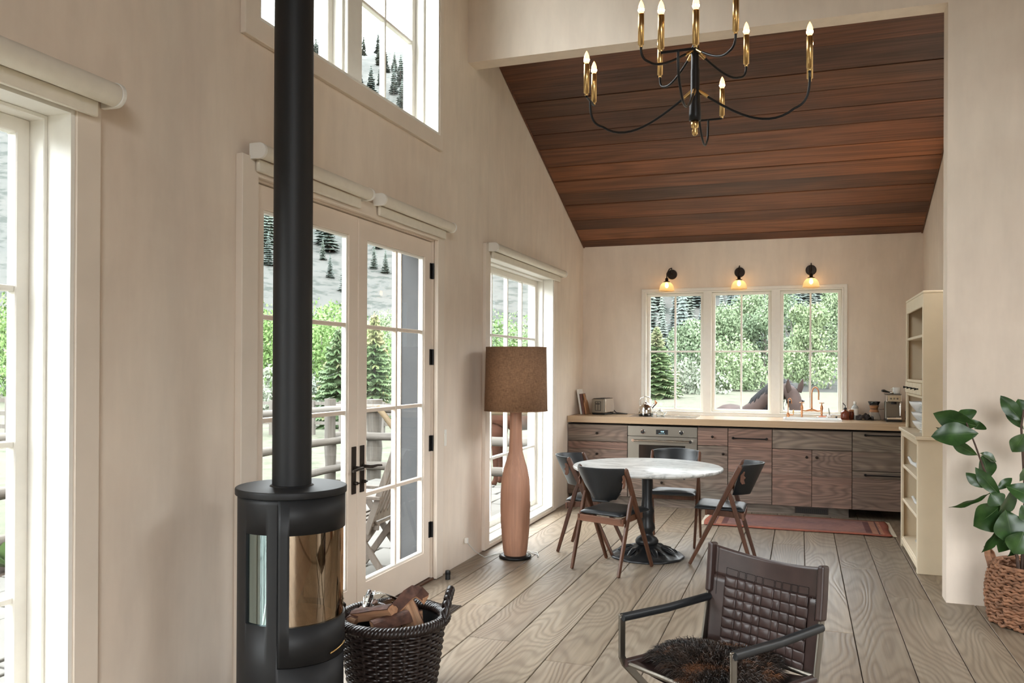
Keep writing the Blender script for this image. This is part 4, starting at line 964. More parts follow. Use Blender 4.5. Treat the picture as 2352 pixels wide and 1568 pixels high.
MB().lathe([(.16, TZ-.028), (.16, TZ-.036), (.045, TZ-.05), (.042, .60), (.040, .46), (.046, .40), (.058, .36), (.052, .33), (.050, .28), (.062, .245), (.066, .22), (.045, .19), (.050, .165), (.080, .145), (.092, .125), (.090, .105), (.072, .09)], 40, cap1=False).obj('column', 'cast_iron', tb)
m = MB(); n = 96; rs = []
for r_, z_ in [(.0, .105), (.07, .10), (.10, .085), (.14, .062), (.19, .045), (.235, .034), (.265, .024), (.285, .016), (.292, .008), (.29, 0)]:
    rs.append([(r_*math.cos(2*PI*j/n)*(1+(.012*math.sin(12*2*PI*j/n) if r_ > .25 else 0)), r_*math.sin(2*PI*j/n)*(1+(.012*math.sin(12*2*PI*j/n) if r_ > .25 else 0)), z_+(.012*max(0, math.sin(12*2*PI*j/n+r_*20))*(1 if .1 < r_ < .26 else 0))) for j in range(n)])
m.rings(rs, True, False, True).obj('base', 'cast_iron', tb)
for k in range(6):   # cast leaf ornaments
    a = k*PI/3; mm = MB(); pts = [(.10+.03*i, 0, .075-.009*i+.014*math.sin(i*.9)) for i in range(6)]
    mm.tube(pts, [.010, .02, .026, .024, .016, .006], 8, flat=.5)
    for sg in (-1, 1):
        mm.tube([(.13, sg*.015, .068), (.17, sg*.045, .058), (.215, sg*.06, .045), (.235, sg*.04, .036)], [.009, .012, .011, .004], 6)
    mm.obj('leaf_ornament', 'cast_iron', tb, rot=(0, 0, a))

# ---- dining chairs: local +X forward
def make_chair():
    t = thing('dining_chair', '', 'chair')
    hw = .205
    for s in (-1, 1):
        y = s*hw
        # long slanted member front foot -> back top, rounded head
        m = MB(); pts = [(.225, y, 0), (.12, y, .215), (-.02, y, .50), (-.10, y, .665), (-.142, y, .752), (-.150, y, .768)]
        m.sweep(pts, [.020, .023, .025, .025, .022, .012], [.026, .032, .038, .042, .038, .02], up=(1, 0, .45)); m.obj('slanted_leg', 'walnut', t, bevel=.006)
        m = MB(); yi = y-s*.0
        m.sweep([(-.235, y, 0), (-.16, y, .25), (-.085, y, .50), (-.058, y, .575)], [.020, .022, .024, .018], [.026, .032, .034, .02], up=(1, 0, -.3)); m.obj('rear_leg', 'walnut', t, bevel=.006)
        bz = MB()   # butterfly bracket
        poly = [(-.03, .045), (-.012, .05), (.004, .03), (.006, -.03), (-.008, -.05), (-.03, -.045), (-.022, -.015), (-.034, .0), (-.022, .015)]
        bz.prism([(p[0]*1.0, p[1]) for p in poly], .008, Matrix.Translation((-.150, y-s*.014-.004, .672)) @ Matrix.Rotation(D2(90), 4, 'X')); bz.obj('bracket', 'rosewood', t, bevel=.002)
    # side seat rails and front/back rails
    for s in (-1, 1):
        m = MB(); m.sweep([(.10, s*.185, .405), (-.175, s*.185, .385)], .018, .045); m.obj('seat_rail', 'walnut', t, bevel=.004)
    m = MB(); m.sweep([(-.165, -.20, .378), (-.165, .20, .378)], .018, .05); m.obj('back_rail', 'rosewood', t, bevel=.003)
    m = MB(); m.sweep([(.105, -.19, .40), (.105, .19, .40)], .018, .045); m.obj('front_rail', 'walnut', t, bevel=.003)
    # cushion
    m = MB(); N = 16; top = []; rng = 10
    def seat_pt(u, v):     # u -1..1 width, v 0..1 back->front
        wv = .185+.035*v; rx = -.185+.385*v
        return rx, u*wv
    def shape(u, v): return (1-abs(u)**6)*(1-abs(2*v-1)**8)
    idx = {}
    for k, side in enumerate((1, -1)):
        vs = []; fs = []
        for i in range(N+1):
            for j in range(N+1):
                u = -1+2*i/N; v = j/N; x_, y_ = seat_pt(u, v); s = shape(u, v)
                z_ = .418+.012*v+(.030*s**.5 if side > 0 else -.014*s**.5)-(.012*(1-u*u)*(1-(2*v-1)**2) if side > 0 else 0)
                vs.append((x_, y_, z_))
        for i in range(N):
            for j in range(N): fs.append((i*(N+1)+j, (i+1)*(N+1)+j, (i+1)*(N+1)+j+1, i*(N+1)+j+1))
        m.add(vs, fs, True)
    m.obj('seat', 'blackleather', t, bevel=.0, subsurf=1)
    # curved shield back shell
    m = MB(); U, V = 24, 12; grid = []
    def shell(u, v, off):
        # u -1..1 , v 0 top ..1 bottom
        wt = .198; hz = .245
        wv = wt*(1-.03*v)*(1-.72*max(0, v-.12)**1.7)
        ang = u*1.02; depth = .155*(1-.22*v)
        x_ = -.155-depth*(math.cos(ang)-math.cos(1.02))/(1-math.cos(1.02)) - .0+.075*v
        y_ = wv*math.sin(ang)/math.sin(1.02)
        z_ = .768-hz*v+.006*math.cos(u*PI/2)
        return Vector((x_-off*math.cos(ang), y_+off*math.sin(ang), z_))
    vs = []; fs = []
    for off in (-.007, .007):
        o = len(vs)
        for i in range(U+1):
            for j in range(V+1): vs.append(shell(-1+2*i/U, j/V, off))
        for i in range(U):
            for j in range(V):
                q = (o+i*(V+1)+j, o+(i+1)*(V+1)+j, o+(i+1)*(V+1)+j+1, o+i*(V+1)+j+1); fs.append(q)
    K = (U+1)*(V+1)
    for i in range(U):
        for j in (0, V): fs.append((i*(V+1)+j, (i+1)*(V+1)+j, K+(i+1)*(V+1)+j, K+i*(V+1)+j))
    for j in range(V):
        for i in (0, U): fs.append((i*(V+1)+j, i*(V+1)+j+1, K+i*(V+1)+j+1, K+i*(V+1)+j))
    m.add(vs, fs, True); m.obj('backrest', 'blackleather', t, bevel=.003)
    return t
c0 = make_chair()
for i, (cx_, cy_, hx, hy, lb) in enumerate([
    (.828, 6.645, 1, -.03, 'black leather dining chair on the window side of the marble table'),
    (1.118, 6.09, .36, .933, 'black leather dining chair with its back to the camera, nearest the floor lamp'),
    (1.41, 7.185, 0, -1, 'black leather dining chair on the oven side of the marble table, facing the camera'),
    (1.872, 6.605, -1, 0, 'black leather dining chair in profile beside the runner rug')]):
    c = c0 if i == 0 else copy_tree(c0)
    c.location = (cx_, cy_, .0015); c.rotation_euler = (0, 0, math.atan2(hy, hx)); c['label'] = lb; c['group'] = 'four dining chairs around the marble table'

# ---- leather armchair: local +X forward, origin on floor at arm-rect centre
AC = (2.16, 3.172); fa = math.atan2(-.831, -.556)
ac = thing('leather_armchair', 'dark brown woven leather armchair with steel frame in the foreground', 'armchair', (AC[0], AC[1], 0), fa)
hd, hw, az = .252, .260, .548
for s in (-1, 1):
    y = s*hw
    # flat steel front post bending at the seat, then running back to the floor
    m = MB(); m.sweep([(hd, y, az+.014), (hd, y, .40), (hd-.015, y, .372), (hd-.13, y, .26), (-hd+.02, y, .0)], .010, .030, up=(1, 0, .3)); m.obj('front_post', 'steel', ac, bevel=.003)
    m = MB(); m.sweep([(-hd-.02, y, .765), (-hd, y, az), (-hd+.035, y, .36), (-hd+.12, y, .24), (hd-.05, y, .0)], .010, .030, up=(1, 0, .3)); m.obj('back_post', 'steel', ac, bevel=.003)
    m = MB(); m.tube([(hd, y, az), (0, y, az-.006), (-hd, y, az)], .0165, 12, flat=1.0); m.obj('armrest', 'blackleather', ac)
    m = MB(); m.tube([(hd+.001, y+s*.006, az), (hd+.001, y-s*.0065, az)], .011, 16); m.obj('bolt', 'chrome', ac)
    m = MB(); m.tube([(hd-.01, y*.97, .375), (-hd+.035, y*.97, .365)], .016, 12); m.obj('seat_rail', 'brownleather', ac)
    # leather sleeve over the back post
    m = MB(); m.sweep([(-hd-.021, y-s*.004, .772), (-hd-.011, y-s*.004, .65), (-hd-.003, y-s*.004, .570)], [.026, .028, .026], .044, up=(1, 0, 0)); m.obj('back_sleeve', 'brownleather', ac, bevel=.009, seg=3)
for zc, xo in ((.372, -hd+.03), (.372, hd-.02)):
    m = MB(); m.tube([(xo, -hw, zc), (xo, hw, zc)], .009, 10); m.obj('cross_bar', 'steel', ac)
# back panel: band of leather at top and sides, woven straps in the middle
def back_pt(u, v, off=0):
    # u -1..1 across, v 0 top..1 bottom (seat)
    sag = .030*(1-u*u)*(1-.2*v)
    x_ = -hd-.020+.045*v**1.1 - sag*1.3
    z_ = .765-.40*v - (.026*(1-u*u))*(1-v)
    return Vector((x_+off, u*(hw-.006), z_+off*.1))
def leather_patch(m, u0, u1, v0, v1, off, th=.0035, nu=8, nv=8, bulge=0):
    vs = []; fs = []
    for o_ in (off, off-th):
        k = len(vs)
        for i in range(nu+1):
            for j in range(nv+1):
                u = u0+(u1-u0)*i/nu; v = v0+(v1-v0)*j/nv; bb = bulge*math.sin(PI*i/nu)*math.sin(PI*j/nv); vs.append(back_pt(u, v, o_+bb))
        for i in range(nu):
            for j in range(nv): fs.append((k+i*(nv+1)+j, k+(i+1)*(nv+1)+j, k+(i+1)*(nv+1)+j+1, k+i*(nv+1)+j+1))
    K = (nu+1)*(nv+1)
    for i in range(nu):
        for j in (0, nv): fs.append((i*(nv+1)+j, (i+1)*(nv+1)+j, K+(i+1)*(nv+1)+j, K+i*(nv+1)+j))
    for j in range(nv):
        for i in (0, nu): fs.append((i*(nv+1)+j, i*(nv+1)+j+1, K+i*(nv+1)+j+1, K+i*(nv+1)+j))
    m.add(vs, fs, True); return m
leather_patch(MB(), -1, 1, 0, .30, 0, nu=24).obj('back_panel', 'brownleather', ac)
leather_patch(MB(), -1, -.74, .28, 1.0, 0).obj('back_panel', 'brownleather', ac); leather_patch(MB(), .74, 1, .28, 1.0, 0).obj('back_panel', 'brownleather', ac)
widths = [.20, .12, .16, .12, .20, .12, .16, .12, .20]; tot = sum(widths); us = [-.76]
for q in widths: us.append(us[-1]+1.52*q/tot)
vsr = [.285+.105*i for i in range(8)]
for i in range(9):           # vertical straps: over and under
    for j in range(7):
        over = (i+j) % 2 == 0
        if over: leather_patch(MB(), us[i]+.004, us[i+1]-.004, vsr[j]+.002, vsr[j+1]-.002, .0055, .003, 6, 6, .004).obj('vertical_strap', 'brownleather', ac)
        else: leather_patch(MB(), us[i]-.002, us[i+1]+.002, vsr[j]+.004, vsr[j+1]-.004, .004, .003, 6, 6, .003).obj('horizontal_strap', 'brownleather', ac)
leather_patch(MB(), -.78, .78, .27, 1.0, -.004, .002, 12, 12).obj('back_lining', 'brownleather', ac)
# stitched rows
M['stitch'] = plain('dark_stitching', (.012, .008, .007), .7)
m = MB()
def stitch(u0, v0, u1, v1, k):
    for i in range(k):
        a = back_pt(u0+(u1-u0)*(i+.1)/k, v0+(v1-v0)*(i+.1)/k, .0015); b_ = back_pt(u0+(u1-u0)*(i+.7)/k, v0+(v1-v0)*(i+.7)/k, .0015); m.tube([a, b_], .0013, 5)
for i in range(9):
    a, b_ = us[i]+.012, us[i+1]-.012; stitch(a, .20, b_, .20, 6); stitch(a, .272, b_, .272, 6); stitch(a, .20, a, .272, 5); stitch(b_, .20, b_, .272, 5)
for s in (-1, 1): stitch(s*.90, .02, s*.90, .50, 32)
m.obj('stitching', 'stitch', ac)['kind'] = 'stuff'
# seat sling
m = MB(); N = 14; vs = []; fs = []
for o_ in (0, -.006):
    for i in range(N+1):
        for j in range(N+1):
            u = -1+2*i/N; v = j/N; vs.append((-hd+.035+v*(2*hd-.06), u*(hw-.012), .372-.028*(1-u*u)-.015*math.sin(PI*v)+.012*(v > .92)+o_))
for k in (0, (N+1)**2):
    for i in range(N):
        for j in range(N): fs.append((k+i*(N+1)+j, k+(i+1)*(N+1)+j, k+(i+1)*(N+1)+j+1, k+i*(N+1)+j+1))
m.add(vs, fs, True); m.obj('seat', 'brownleather', ac)
# sheepskin
m, nt, b = new_mat('dark_fur'); f = noise(nt, coords(nt, (7, 7, 7)), 1, 4, .6, .6); r_ = ramp(nt, [(.38, (.012, .008, .006)), (.55, (.035, .018, .010)), (.68, (.20, .075, .026))]); nt.links.new(f, r_.inputs[0]); L(nt, r_, 0, b, 'Base Color'); b.inputs['Roughness'].default_value = .55; M['fur'] = m
skn = thing('sheepskin', 'dark brown shaggy sheepskin lying on the leather armchair seat', 'sheepskin', (AC[0], AC[1], 0), fa)
m = MB(); n = 40; rs = []
rf = random.Random(9)
edge = [.205*(1+.10*math.sin(3*a+.4)+.07*math.sin(5*a)) for a in [2*PI*j/n for j in range(n)]]
for q, z_ in [(1.0, .372), (1.03, .383), (.9, .402), (.6, .418), (.3, .422), (.02, .424)]:
    rs.append([(.0+edge[j]*q*1.0*math.cos(2*PI*j/n), -.02+edge[j]*q*1.05*math.sin(2*PI*j/n), z_-.022*0) for j in range(n)])
m.rings(rs, True, True, True); m.obj('hide', 'fur', skn)
m = MB(); NH = 9000; vs = []; fs = []
for i in range(NH):
    a = rf.uniform(0, 2*PI); q = rf.random()**.5; j = int(a/(2*PI)*n) % n; rr = edge[j]*q*1.03; c = Vector((rr*math.cos(a), -.02+1.05*rr*math.sin(a), .384+.036*(1-q*q)))
    out = Vector((math.cos(a), math.sin(a), 0)); clump = math.sin(a*7+q*9)*.5; d = (out*(.25+.9*q)+Vector((rf.uniform(-.6, .6)+clump*.4, rf.uniform(-.6, .6), .75-.35*q))).normalized(); ln = rf.uniform(.025, .055)*(1+.3*(q > .8)); sd = d.cross(Vector((rf.uniform(-1, 1), rf.uniform(-1, 1), rf.uniform(-1, 1)))).normalized()*.0016
    dr_ = Vector((0, 0, -.35*ln)); k = len(vs); vs += [c-sd, c+sd, c+d*ln*.6+sd*.7, c+d*ln*.6-sd*.7, c+d*ln+dr_]; fs += [(k, k+1, k+2, k+3), (k+3, k+2, k+4)]
m.add(vs, fs, True); m.obj('wool', 'fur', skn)['kind'] = 'stuff'

# ---- fiddle-leaf fig in seagrass basket
PB = (3.745, 5.585); pr_, ph_ = .235, .345
pb = thing('plant_basket', 'round woven seagrass basket with leather-like handles holding the fig tree', 'basket', (PB[0], PB[1], 0))
def pbr(q): return pr_*(.80+.27*math.sin(PI*min(1, q*.62+.18))-.05*q)
m = MB(); NR = 11; NP = 140
for i in range(NR):
    q = (i+.5)/NR; pts = []; pts2 = []
    for j in range(NP+1):
        a = 2*PI*j/NP; ph = PI if i % 2 else 0
        pts.append(((pbr(q)+.013*math.sin(a*14+ph))*math.cos(a), (pbr(q)+.013*math.sin(a*14+ph))*math.sin(a), ph_*q+.005*math.sin(a*40)))
        pts2.append(((pbr(q)+.013*math.sin(a*14+ph+PI))*math.cos(a), (pbr(q)+.013*math.sin(a*14+ph+PI))*math.sin(a), ph_*q+.012+.005*math.cos(a*40)))
    m.tube(pts, .0105, 7, caps=False); m.tube(pts2, .0095, 7, caps=False)
m.obj('woven_wall', 'seagrass', pb)['kind'] = 'stuff'
MB().lathe([(.001, .004), (pbr(0), .004), (pbr(.3)-.016, ph_*.3), (pbr(.6)-.016, ph_*.6), (pbr(.72)-.016, ph_*.72)], 32, cap0=False, cap1=False).obj('inner_pot', 'black_plastic', pb)
MB().lathe([(.001, ph_*.70), (pbr(.7)-.02, ph_*.70)], 32, cap0=False, cap1=False).obj('potting_soil', 'soil', pb)
MB().tube([((pbr(1)+.002)*math.cos(a), (pbr(1)+.002)*math.sin(a), ph_+.004) for a in [2*PI*i/72 for i in range(73)]], .0105, 8).obj('rim', 'seagrass', pb)
for a in (D2(158), D2(-22)):
    d = Vector((math.cos(a), math.sin(a), 0)); s_ = Vector((-d.y, d.x, 0)); p = d*(pbr(1)+.004)
    m = MB(); m.sweep([p-s_*.055+Vector((0, 0, ph_-.03)), p-s_*.05+d*.02+Vector((0, 0, ph_+.035)), p+d*.035+Vector((0, 0, ph_+.075)), p+s_*.05+d*.02+Vector((0, 0, ph_+.035)), p+s_*.055+Vector((0, 0, ph_-.03))], .012, .035, up=tuple(d)); m.obj('handle', 'seagrass', pb, bevel=.004)
fig = thing('fig_tree', 'fiddle leaf fig with large glossy leaves by the plaster pier', 'plant', (PB[0], PB[1], ph_*.70))
def leafm(name, a, b_):
    m, nt, b = new_mat(name); t = coords(nt, (14, 14, 14)); f = noise(nt, t, 1, 3); r = ramp(nt, [(.35, a), (.7, b_)]); nt.links.new(f, r.inputs[0]); L(nt, r, 0, b, 'Base Color'); b.inputs['Roughness'].default_value = .32; bump(nt, b, f, .25, .004); return m
M['fig_leaf'] = leafm('fig_leaf', (.018, .050, .012), (.045, .105, .024)); M['fig_vein'] = plain('fig_vein', (.10, .17, .055), .5); M['fig_stem'] = plain('fig_stem', (.085, .050, .035), .7, var=.3, vscale=30)
Z0 = ph_*.70
def ppix(px, py, dy=0.0):
    """3D point on the plant's plane (constant y) for a picture position"""
    k = Vector(((px-1176)/1897.21, -(py-836.29)/1897.21, 1.0)); yaw = .336298; r = Vector((math.cos(yaw), math.sin(yaw), 0)); f = Vector((-math.sin(yaw), math.cos(yaw), 0)); d = r*k.x+Vector((0, 0, 1))*k.y+f
    t = (PB[1]+dy)/d.y; p = Vector((2.442, 0, 1.5))+d*t; return p-Vector((PB[0], PB[1], Z0))
stems = [[(2344, 1345), (2338, 1270), (2318, 1200), (2290, 1130), (2262, 1070), (2240, 1010), (2220, 960)], [(2346, 1345), (2352, 1240), (2356, 1120), (2350, 1030), (2346, 970), (2352, 930)], [(2350, 1300), (2380, 1200), (2410, 1100)]]
for i, s in enumerate(stems):
    pts = [ppix(a, b_, .03*math.sin(k+i)) for k, (a, b_) in enumerate(s)]; pts[0].z = -.02
    MB().tube(pts, [.011-.0012*k for k in range(len(pts))], 8).obj('stem', 'fig_stem', fig)
def fig_leaf(base, tip, wd, dyb, dyt, face, curl=.2):
    """base,tip picture positions; face: sideways tilt of the blade"""
    a, b_ = ppix(*base, dyb), ppix(*tip, dyt); ax = b_-a; ln = ax.length; ax.normalize()
    view = Vector((.35, -.93, .0)); sd = ax.cross(view).normalized(); nn = sd.cross(ax).normalized()
    sd = (sd*math.cos(face)+nn*math.sin(face)).normalized(); nn = sd.cross(ax).normalized()
    m = MB(); NV, NU = 12, 6; vs = []; wdl = wd*ln*1.3
    for i in range(NV+1):
        t = i/NV; w_ = (math.sin(PI*min(1, t*1.02)**.9)**.65*(.62+.55*t-.12*math.cos(6*t)))*(1 if 0 < i < NV else .06)
        c = a+ax*ln*t-nn*curl*ln*(t*t-.5*t)
        for j in range(NU+1):
            u = -1+2*j/NU; wave = .035*ln*math.sin(t*14+u*2)*abs(u)
            vs.append(c+sd*u*wdl*.5*w_+nn*(.10*wdl*abs(u)**1.4*w_+wave*.5))
    fs = [(i*(NU+1)+j, (i+1)*(NU+1)+j, (i+1)*(NU+1)+j+1, i*(NU+1)+j+1) for i in range(NV) for j in range(NU)]
    m.add(vs, fs, True); o = m.obj('leaf', 'fig_leaf', fig)
    mv = MB(); mv.tube([vs[i*(NU+1)+NU//2]-nn*.001 for i in range(NV)], [.0022-.00012*i for i in range(NV)], 5)
    mv.obj('midrib', 'fig_vein', o)
for q in [((2246, 968), (2143, 943), .42, 0, .02, .5), ((2248, 985), (2141, 990), .44, -.04, -.06, -.35), ((2240, 985), (2150, 978), .30, .05, .05, .9), ((2225, 960), (2208, 930), 1.2, .03, .05, .2), ((2240, 975), (2252, 957), 1.3, .06, .08, .4),
          ((2246, 1035), (2184, 1004), .34, -.02, -.03, .6), ((2252, 1030), (2292, 1048), .50, .04, .06, .7), ((2255, 1035), (2276, 1090), .62, .03, .05, .1), ((2262, 1110), (2220, 1076), .40, -.05, -.06, .3), ((2300, 1130), (2240, 1065), .30, -.08, -.08, .6), ((2275, 1122), (2186, 1162), .18, -.04, -.08, .7),
          ((2290, 1115), (2326, 1086), .34, -.03, -.02, .5), ((2276, 1122), (2300, 1150), 1.0, -.10, -.12, -.2), ((2300, 1150), (2242, 1200), .80, -.05, -.10, .1), ((2310, 1160), (2330, 1240), .74, -.08, -.12, -.15), ((2330, 1110), (2300, 1175), .6, -.03, -.05, .5), ((2300, 1195), (2262, 1262), .34, -.06, -.07, .4), ((2320, 1200), (2300, 1260), .62, .0, -.01, .2),
          ((2352, 1210), (2332, 1262), .9, -.12, -.14, -.2), ((2310, 1105), (2400, 1140), .46, -.06, -.10, .3), ((2350, 960), (2298, 898), .34, 0, .02, .5), ((2352, 975), (2306, 922), .28, .03, .04, .8), ((2360, 950), (2340, 905), .6, .03, .04, .2), ((2352, 985), (2328, 1028), .75, -.04, -.05, .0), ((2356, 1000), (2390, 1040), .6, -.02, -.02, .2), ((2356, 1060), (2346, 1095), .5, -.06, -.08, .3), ((2370, 1190), (2350, 1150), .7, -.08, -.10, .1), ((2350, 1225), (2320, 1270), .5, .03, .03, .5), ((2360, 930), (2400, 900), .5, 0, 0, .2), ((2255, 1180), (2246, 1170), .7, -.03, -.04, .8)]:
    fig_leaf(*q)
# ================================================================== KITCHEN
YF = 8.86; CT = .958; CB = .888; CTY = 8.838
ctp = tag(wall_grid(0.003, KX-.003, CTY, YB-.002, [(2.27, 2.84, 9.02, 9.36)], CB, CT, 'y').obj('worktop', 'counter'), 'long pale wooden kitchen worktop with thick front edge', 'worktop')
# wall_grid gives (u, t, v): swap so v runs in depth and t in height
me = ctp.data
for v in me.vertices: v.co = (v.co.x, v.co.z, v.co.y)
bm = bmesh.new(); bm.from_mesh(me); bmesh.ops.recalc_face_normals(bm, faces=bm.faces); bm.to_mesh(me); bm.free()
q = ctp.modifiers.new('b', 'BEVEL'); q.width = .004; q.segments = 2; q.limit_method = 'ANGLE'
KIT = 'base cabinets of reclaimed boards'
def cabinet(x0, x1, label, fronts, name='base_cabinet'):
    t = thing(name, label, 'cabinet', ((x0+x1)/2, YF, 0), 0, KIT); w2 = (x1-x0)/2
    # carcass as an open shell
    m = MB(); m.box(-w2+.001, w2-.001, .022, YB-YF-.004, .095, .872); m.obj('carcass', 'subfloor', t)
    for kind, a, b, boards, hw in fronts:      # kind, z0, z1, board seams, hardware list
        nm = {'drawer': 'drawer_front', 'door': 'door', 'panel': 'panel'}[kind]
        xa, xb = (-w2+.003, w2-.003) if not isinstance(hw, dict) else hw['x']; hl = hw['h'] if isinstance(hw, dict) else hw
        zs = [a+.0025]+list(boards)+[b-.0025]; top = None
        for k in range(len(zs)-1):
            dd = random.Random(int(x0*1000+zs[k]*777)).uniform(0, .0025)
            o = B(xa-(xa+xb)/2, xb-(xa+xb)/2, -dd, .02, zs[k]+.0008-(zs[k]+zs[k+1])/2, zs[k+1]-.0008-(zs[k]+zs[k+1])/2).obj(nm if k == 0 and len(zs) == 2 else 'board', 'barn', t if top is None else top, bevel=.0015, seg=1)
            if top is None:
                o.name = nm; o.location = ((xa+xb)/2, 0, (zs[k]+zs[k+1])/2); top = o; oz = (zs[k]+zs[k+1])/2
            else: o.location = (0, 0, (zs[k]+zs[k+1])/2-oz)
        for h in hl:
            if h[0] == 'knob':
                MB().tube([(0, .0, 0), (0, -.012, 0), (0, -.014, 0), (0, -.026, 0), (0, -.032, 0)], [.005, .005, .0125, .014, .004], 16).obj('knob', 'bronze', top, (h[1]-(xa+xb)/2, 0, h[2]-oz))
            else:
                ln = h[3]; m = MB(); m.tube([(-ln/2, 0, 0), (-ln/2, -.026, 0), (-ln/2+.004, -.034, 0)], [.013, .013, .011], 12); m.tube([(ln/2, 0, 0), (ln/2, -.026, 0), (ln/2-.004, -.034, 0)], [.013, .013, .011], 12); m.tube([(-ln/2+.004, -.034, 0), (ln/2-.004, -.034, 0)], .0065, 12); m.obj('pull_bar', 'black_metal', top, (h[1]-(xa+xb)/2, 0, h[2]-oz))
    return t
cabinet(.004, .674, 'weathered board drawer cabinet in the corner left of the oven', [('drawer', .685, .868, [], [('knob', 0, .775)]), ('drawer', .42, .685, [.60], [('knob', 0, .55)]), ('drawer', .095, .42, [.26], [('knob', 0, .30)])])
cabinet(1.418, 1.729, 'narrow weathered board cabinet right of the oven', [('drawer', .68, .868, [], [('knob', 0, .775)]), ('door', .095, .68, [.41, .25], [('knob', .11, .60)])])
cabinet(1.729, 2.168, 'weathered board cabinet with a single bar pull at the top, behind the profile chair', [('panel', .095, .868, [.417, .673], [('bar', 0, .768, .33)])])
cabinet(2.168, 2.927, 'sink cabinet with two knobbed doors under the copper tap', [('panel', .674, .868, [], []), ('door', .095, .674, [.408], {'x': (-.3765, .001), 'h': [('knob', -.045, .60)]}), ('door', .095, .674, [.408], {'x': (.005, .3765), 'h': [('knob', .05, .60)]})])
cabinet(2.927, KX-.01, 'wide drawer cabinet with two long bar pulls next to the hutch', [('drawer', .481, .868, [.672], [('bar', .02, .838, .50)]), ('drawer', .095, .481, [.411], [('bar', .02, .445, .50)])])
# oven with drawer below
ov = thing('built_in_oven', 'stainless steel built-in oven with two knobs and bar handle', 'oven', (1.046, YF, 0)); w2 = .369
B(-w2+.002, w2-.002, .02, .6, .40, .866).obj('body', 'steel', ov)
B(-w2, w2, -.004, .02, .760, .866).obj('control_panel', 'steel', ov, bevel=.002)
od = wall_grid(-w2, w2, .405, .755, [(-.245, .245, .46, .665)], -.006, .02, 'y').obj('oven_door', 'steel', ov, bevel=.002, seg=1)
M['oven_glass'] = plain('oven_glass', (.02, .017, .015), .06, 0, .6)
B(-.247, .247, .0, .008, .458, .667).obj('glass', 'oven_glass', od)
m = MB(); m.tube([(-.31, -.045, .715), (.31, -.045, .715)], .0105, 14)
for s in (-1, 1): m.tube([(s*.305, .0, .715), (s*.305, -.030, .715), (s*.305, -.058, .715)], [.013, .016, .016], 14)
m.obj('handle', 'chrome', od)
for s in (-.205, .205):
    k = MB().tube([(s, -.004, .806), (s, -.012, .806), (s, -.014, .806)], [.024, .026, .022], 24).obj('knob', 'chrome', ov); MB().tube([(s, -.014, .806), (s, -.034, .806), (s, -.036, .806)], [.0195, .018, .015], 24).obj('knob_grip', 'black_plastic', k)
    MB().box(s-.0025, s+.0025, -.0385, -.034, .812, .824).obj('pointer', 'chrome', k)
dp = B(-.063, .063, -.008, -.002, .782, .832).obj('display', 'black_plastic', ov, bevel=.001)
def text(name, body, size, mat, parent, loc, rot=(PI/2, 0, 0), ext=.0004):
    c = bpy.data.curves.new(name, 'FONT'); c.body = body; c.size = size; c.extrude = ext; c.align_x = 'CENTER'; c.align_y = 'CENTER'; c.resolution_u = 2; c.materials.append(M[mat]); t_ = bpy.data.objects.new('tmp', c); COL.objects.link(t_); bpy.context.view_layer.update(); me_ = bpy.data.meshes.new_from_object(t_.evaluated_get(bpy.context.evaluated_depsgraph_get())); bpy.data.objects.remove(t_); me_.materials.clear(); me_.materials.append(M[mat]); o = link(name, me_, parent, loc, rot=rot); return o
M['lcd'] = plain('lcd_digits', (.5, .9, 1), .5, emit=(.45, .85, 1.0), estr=1.6)
text('clock_digits', '4:18', .020, 'lcd', dp, (.004, -.0085, .811)); 
m = MB()
for i in range(5): m.box(-.032+.014*i, -.026+.014*i, -.0086, -.0078, .790, .7915)
m.obj('display_marks', 'lcd', dp)
cabinet(.676, 1.416, 'reddish board drawer with a knob under the oven', [('drawer', .095, .395, [.30], [('knob', 0, .27)])], 'oven_drawer')
for ch_ in [o for o in bpy.data.objects if o.parent and o.parent.name.startswith('oven_drawer') and o.name.startswith('carcass')]:
    for v in ch_.data.vertices: v.co.z = min(v.co.z, .392)
# toe kick with vent
tk = tag(B(0.004, 2.90, YF+.07, YF+.085, .0, .094).obj('toe_kick', 'barn'), 'recessed wooden plinth board under the kitchen cabinets', 'plinth')
vt = thing('toe_vent', 'dark slotted heating vent in the plinth under the sink cabinet', 'vent', (2.55, YF+.068, .05)); B(-.16, .16, -.004, .001, -.032, .032).obj('frame', 'bronze', vt)
for i in range(16): B(-.145+.0187*i, -.135+.0187*i, -.007, -.004, -.024, .024).obj('slat', 'black_metal', vt)

# cooktop
ck = thing('cooktop', 'flat black glass cooktop set in the worktop above the oven', 'cooktop', (1.03, 9.13, CT)); B(-.36, .36, -.20, .20, -.002, .004).obj('glass', 'oven_glass', ck, bevel=.002)
m = wall_grid(-.365, .365, -.205, .205, [(-.358, .358, -.198, .198)], -.002, .0048, 'y')
o = m.obj('steel_frame', 'chrome', ck)
for v in o.data.vertices: v.co = (v.co.x, v.co.z, v.co.y)
for i, (a, b) in enumerate([(-.2, -.09), (-.2, .09), (.0, 0), (.2, -.09), (.2, .09)]): MB().tube([(a+.07*math.cos(t), b+.07*math.sin(t), .0045) for t in [2*PI*k/32 for k in range(33)]], .0008, 4).obj('burner_ring', 'steel', ck)
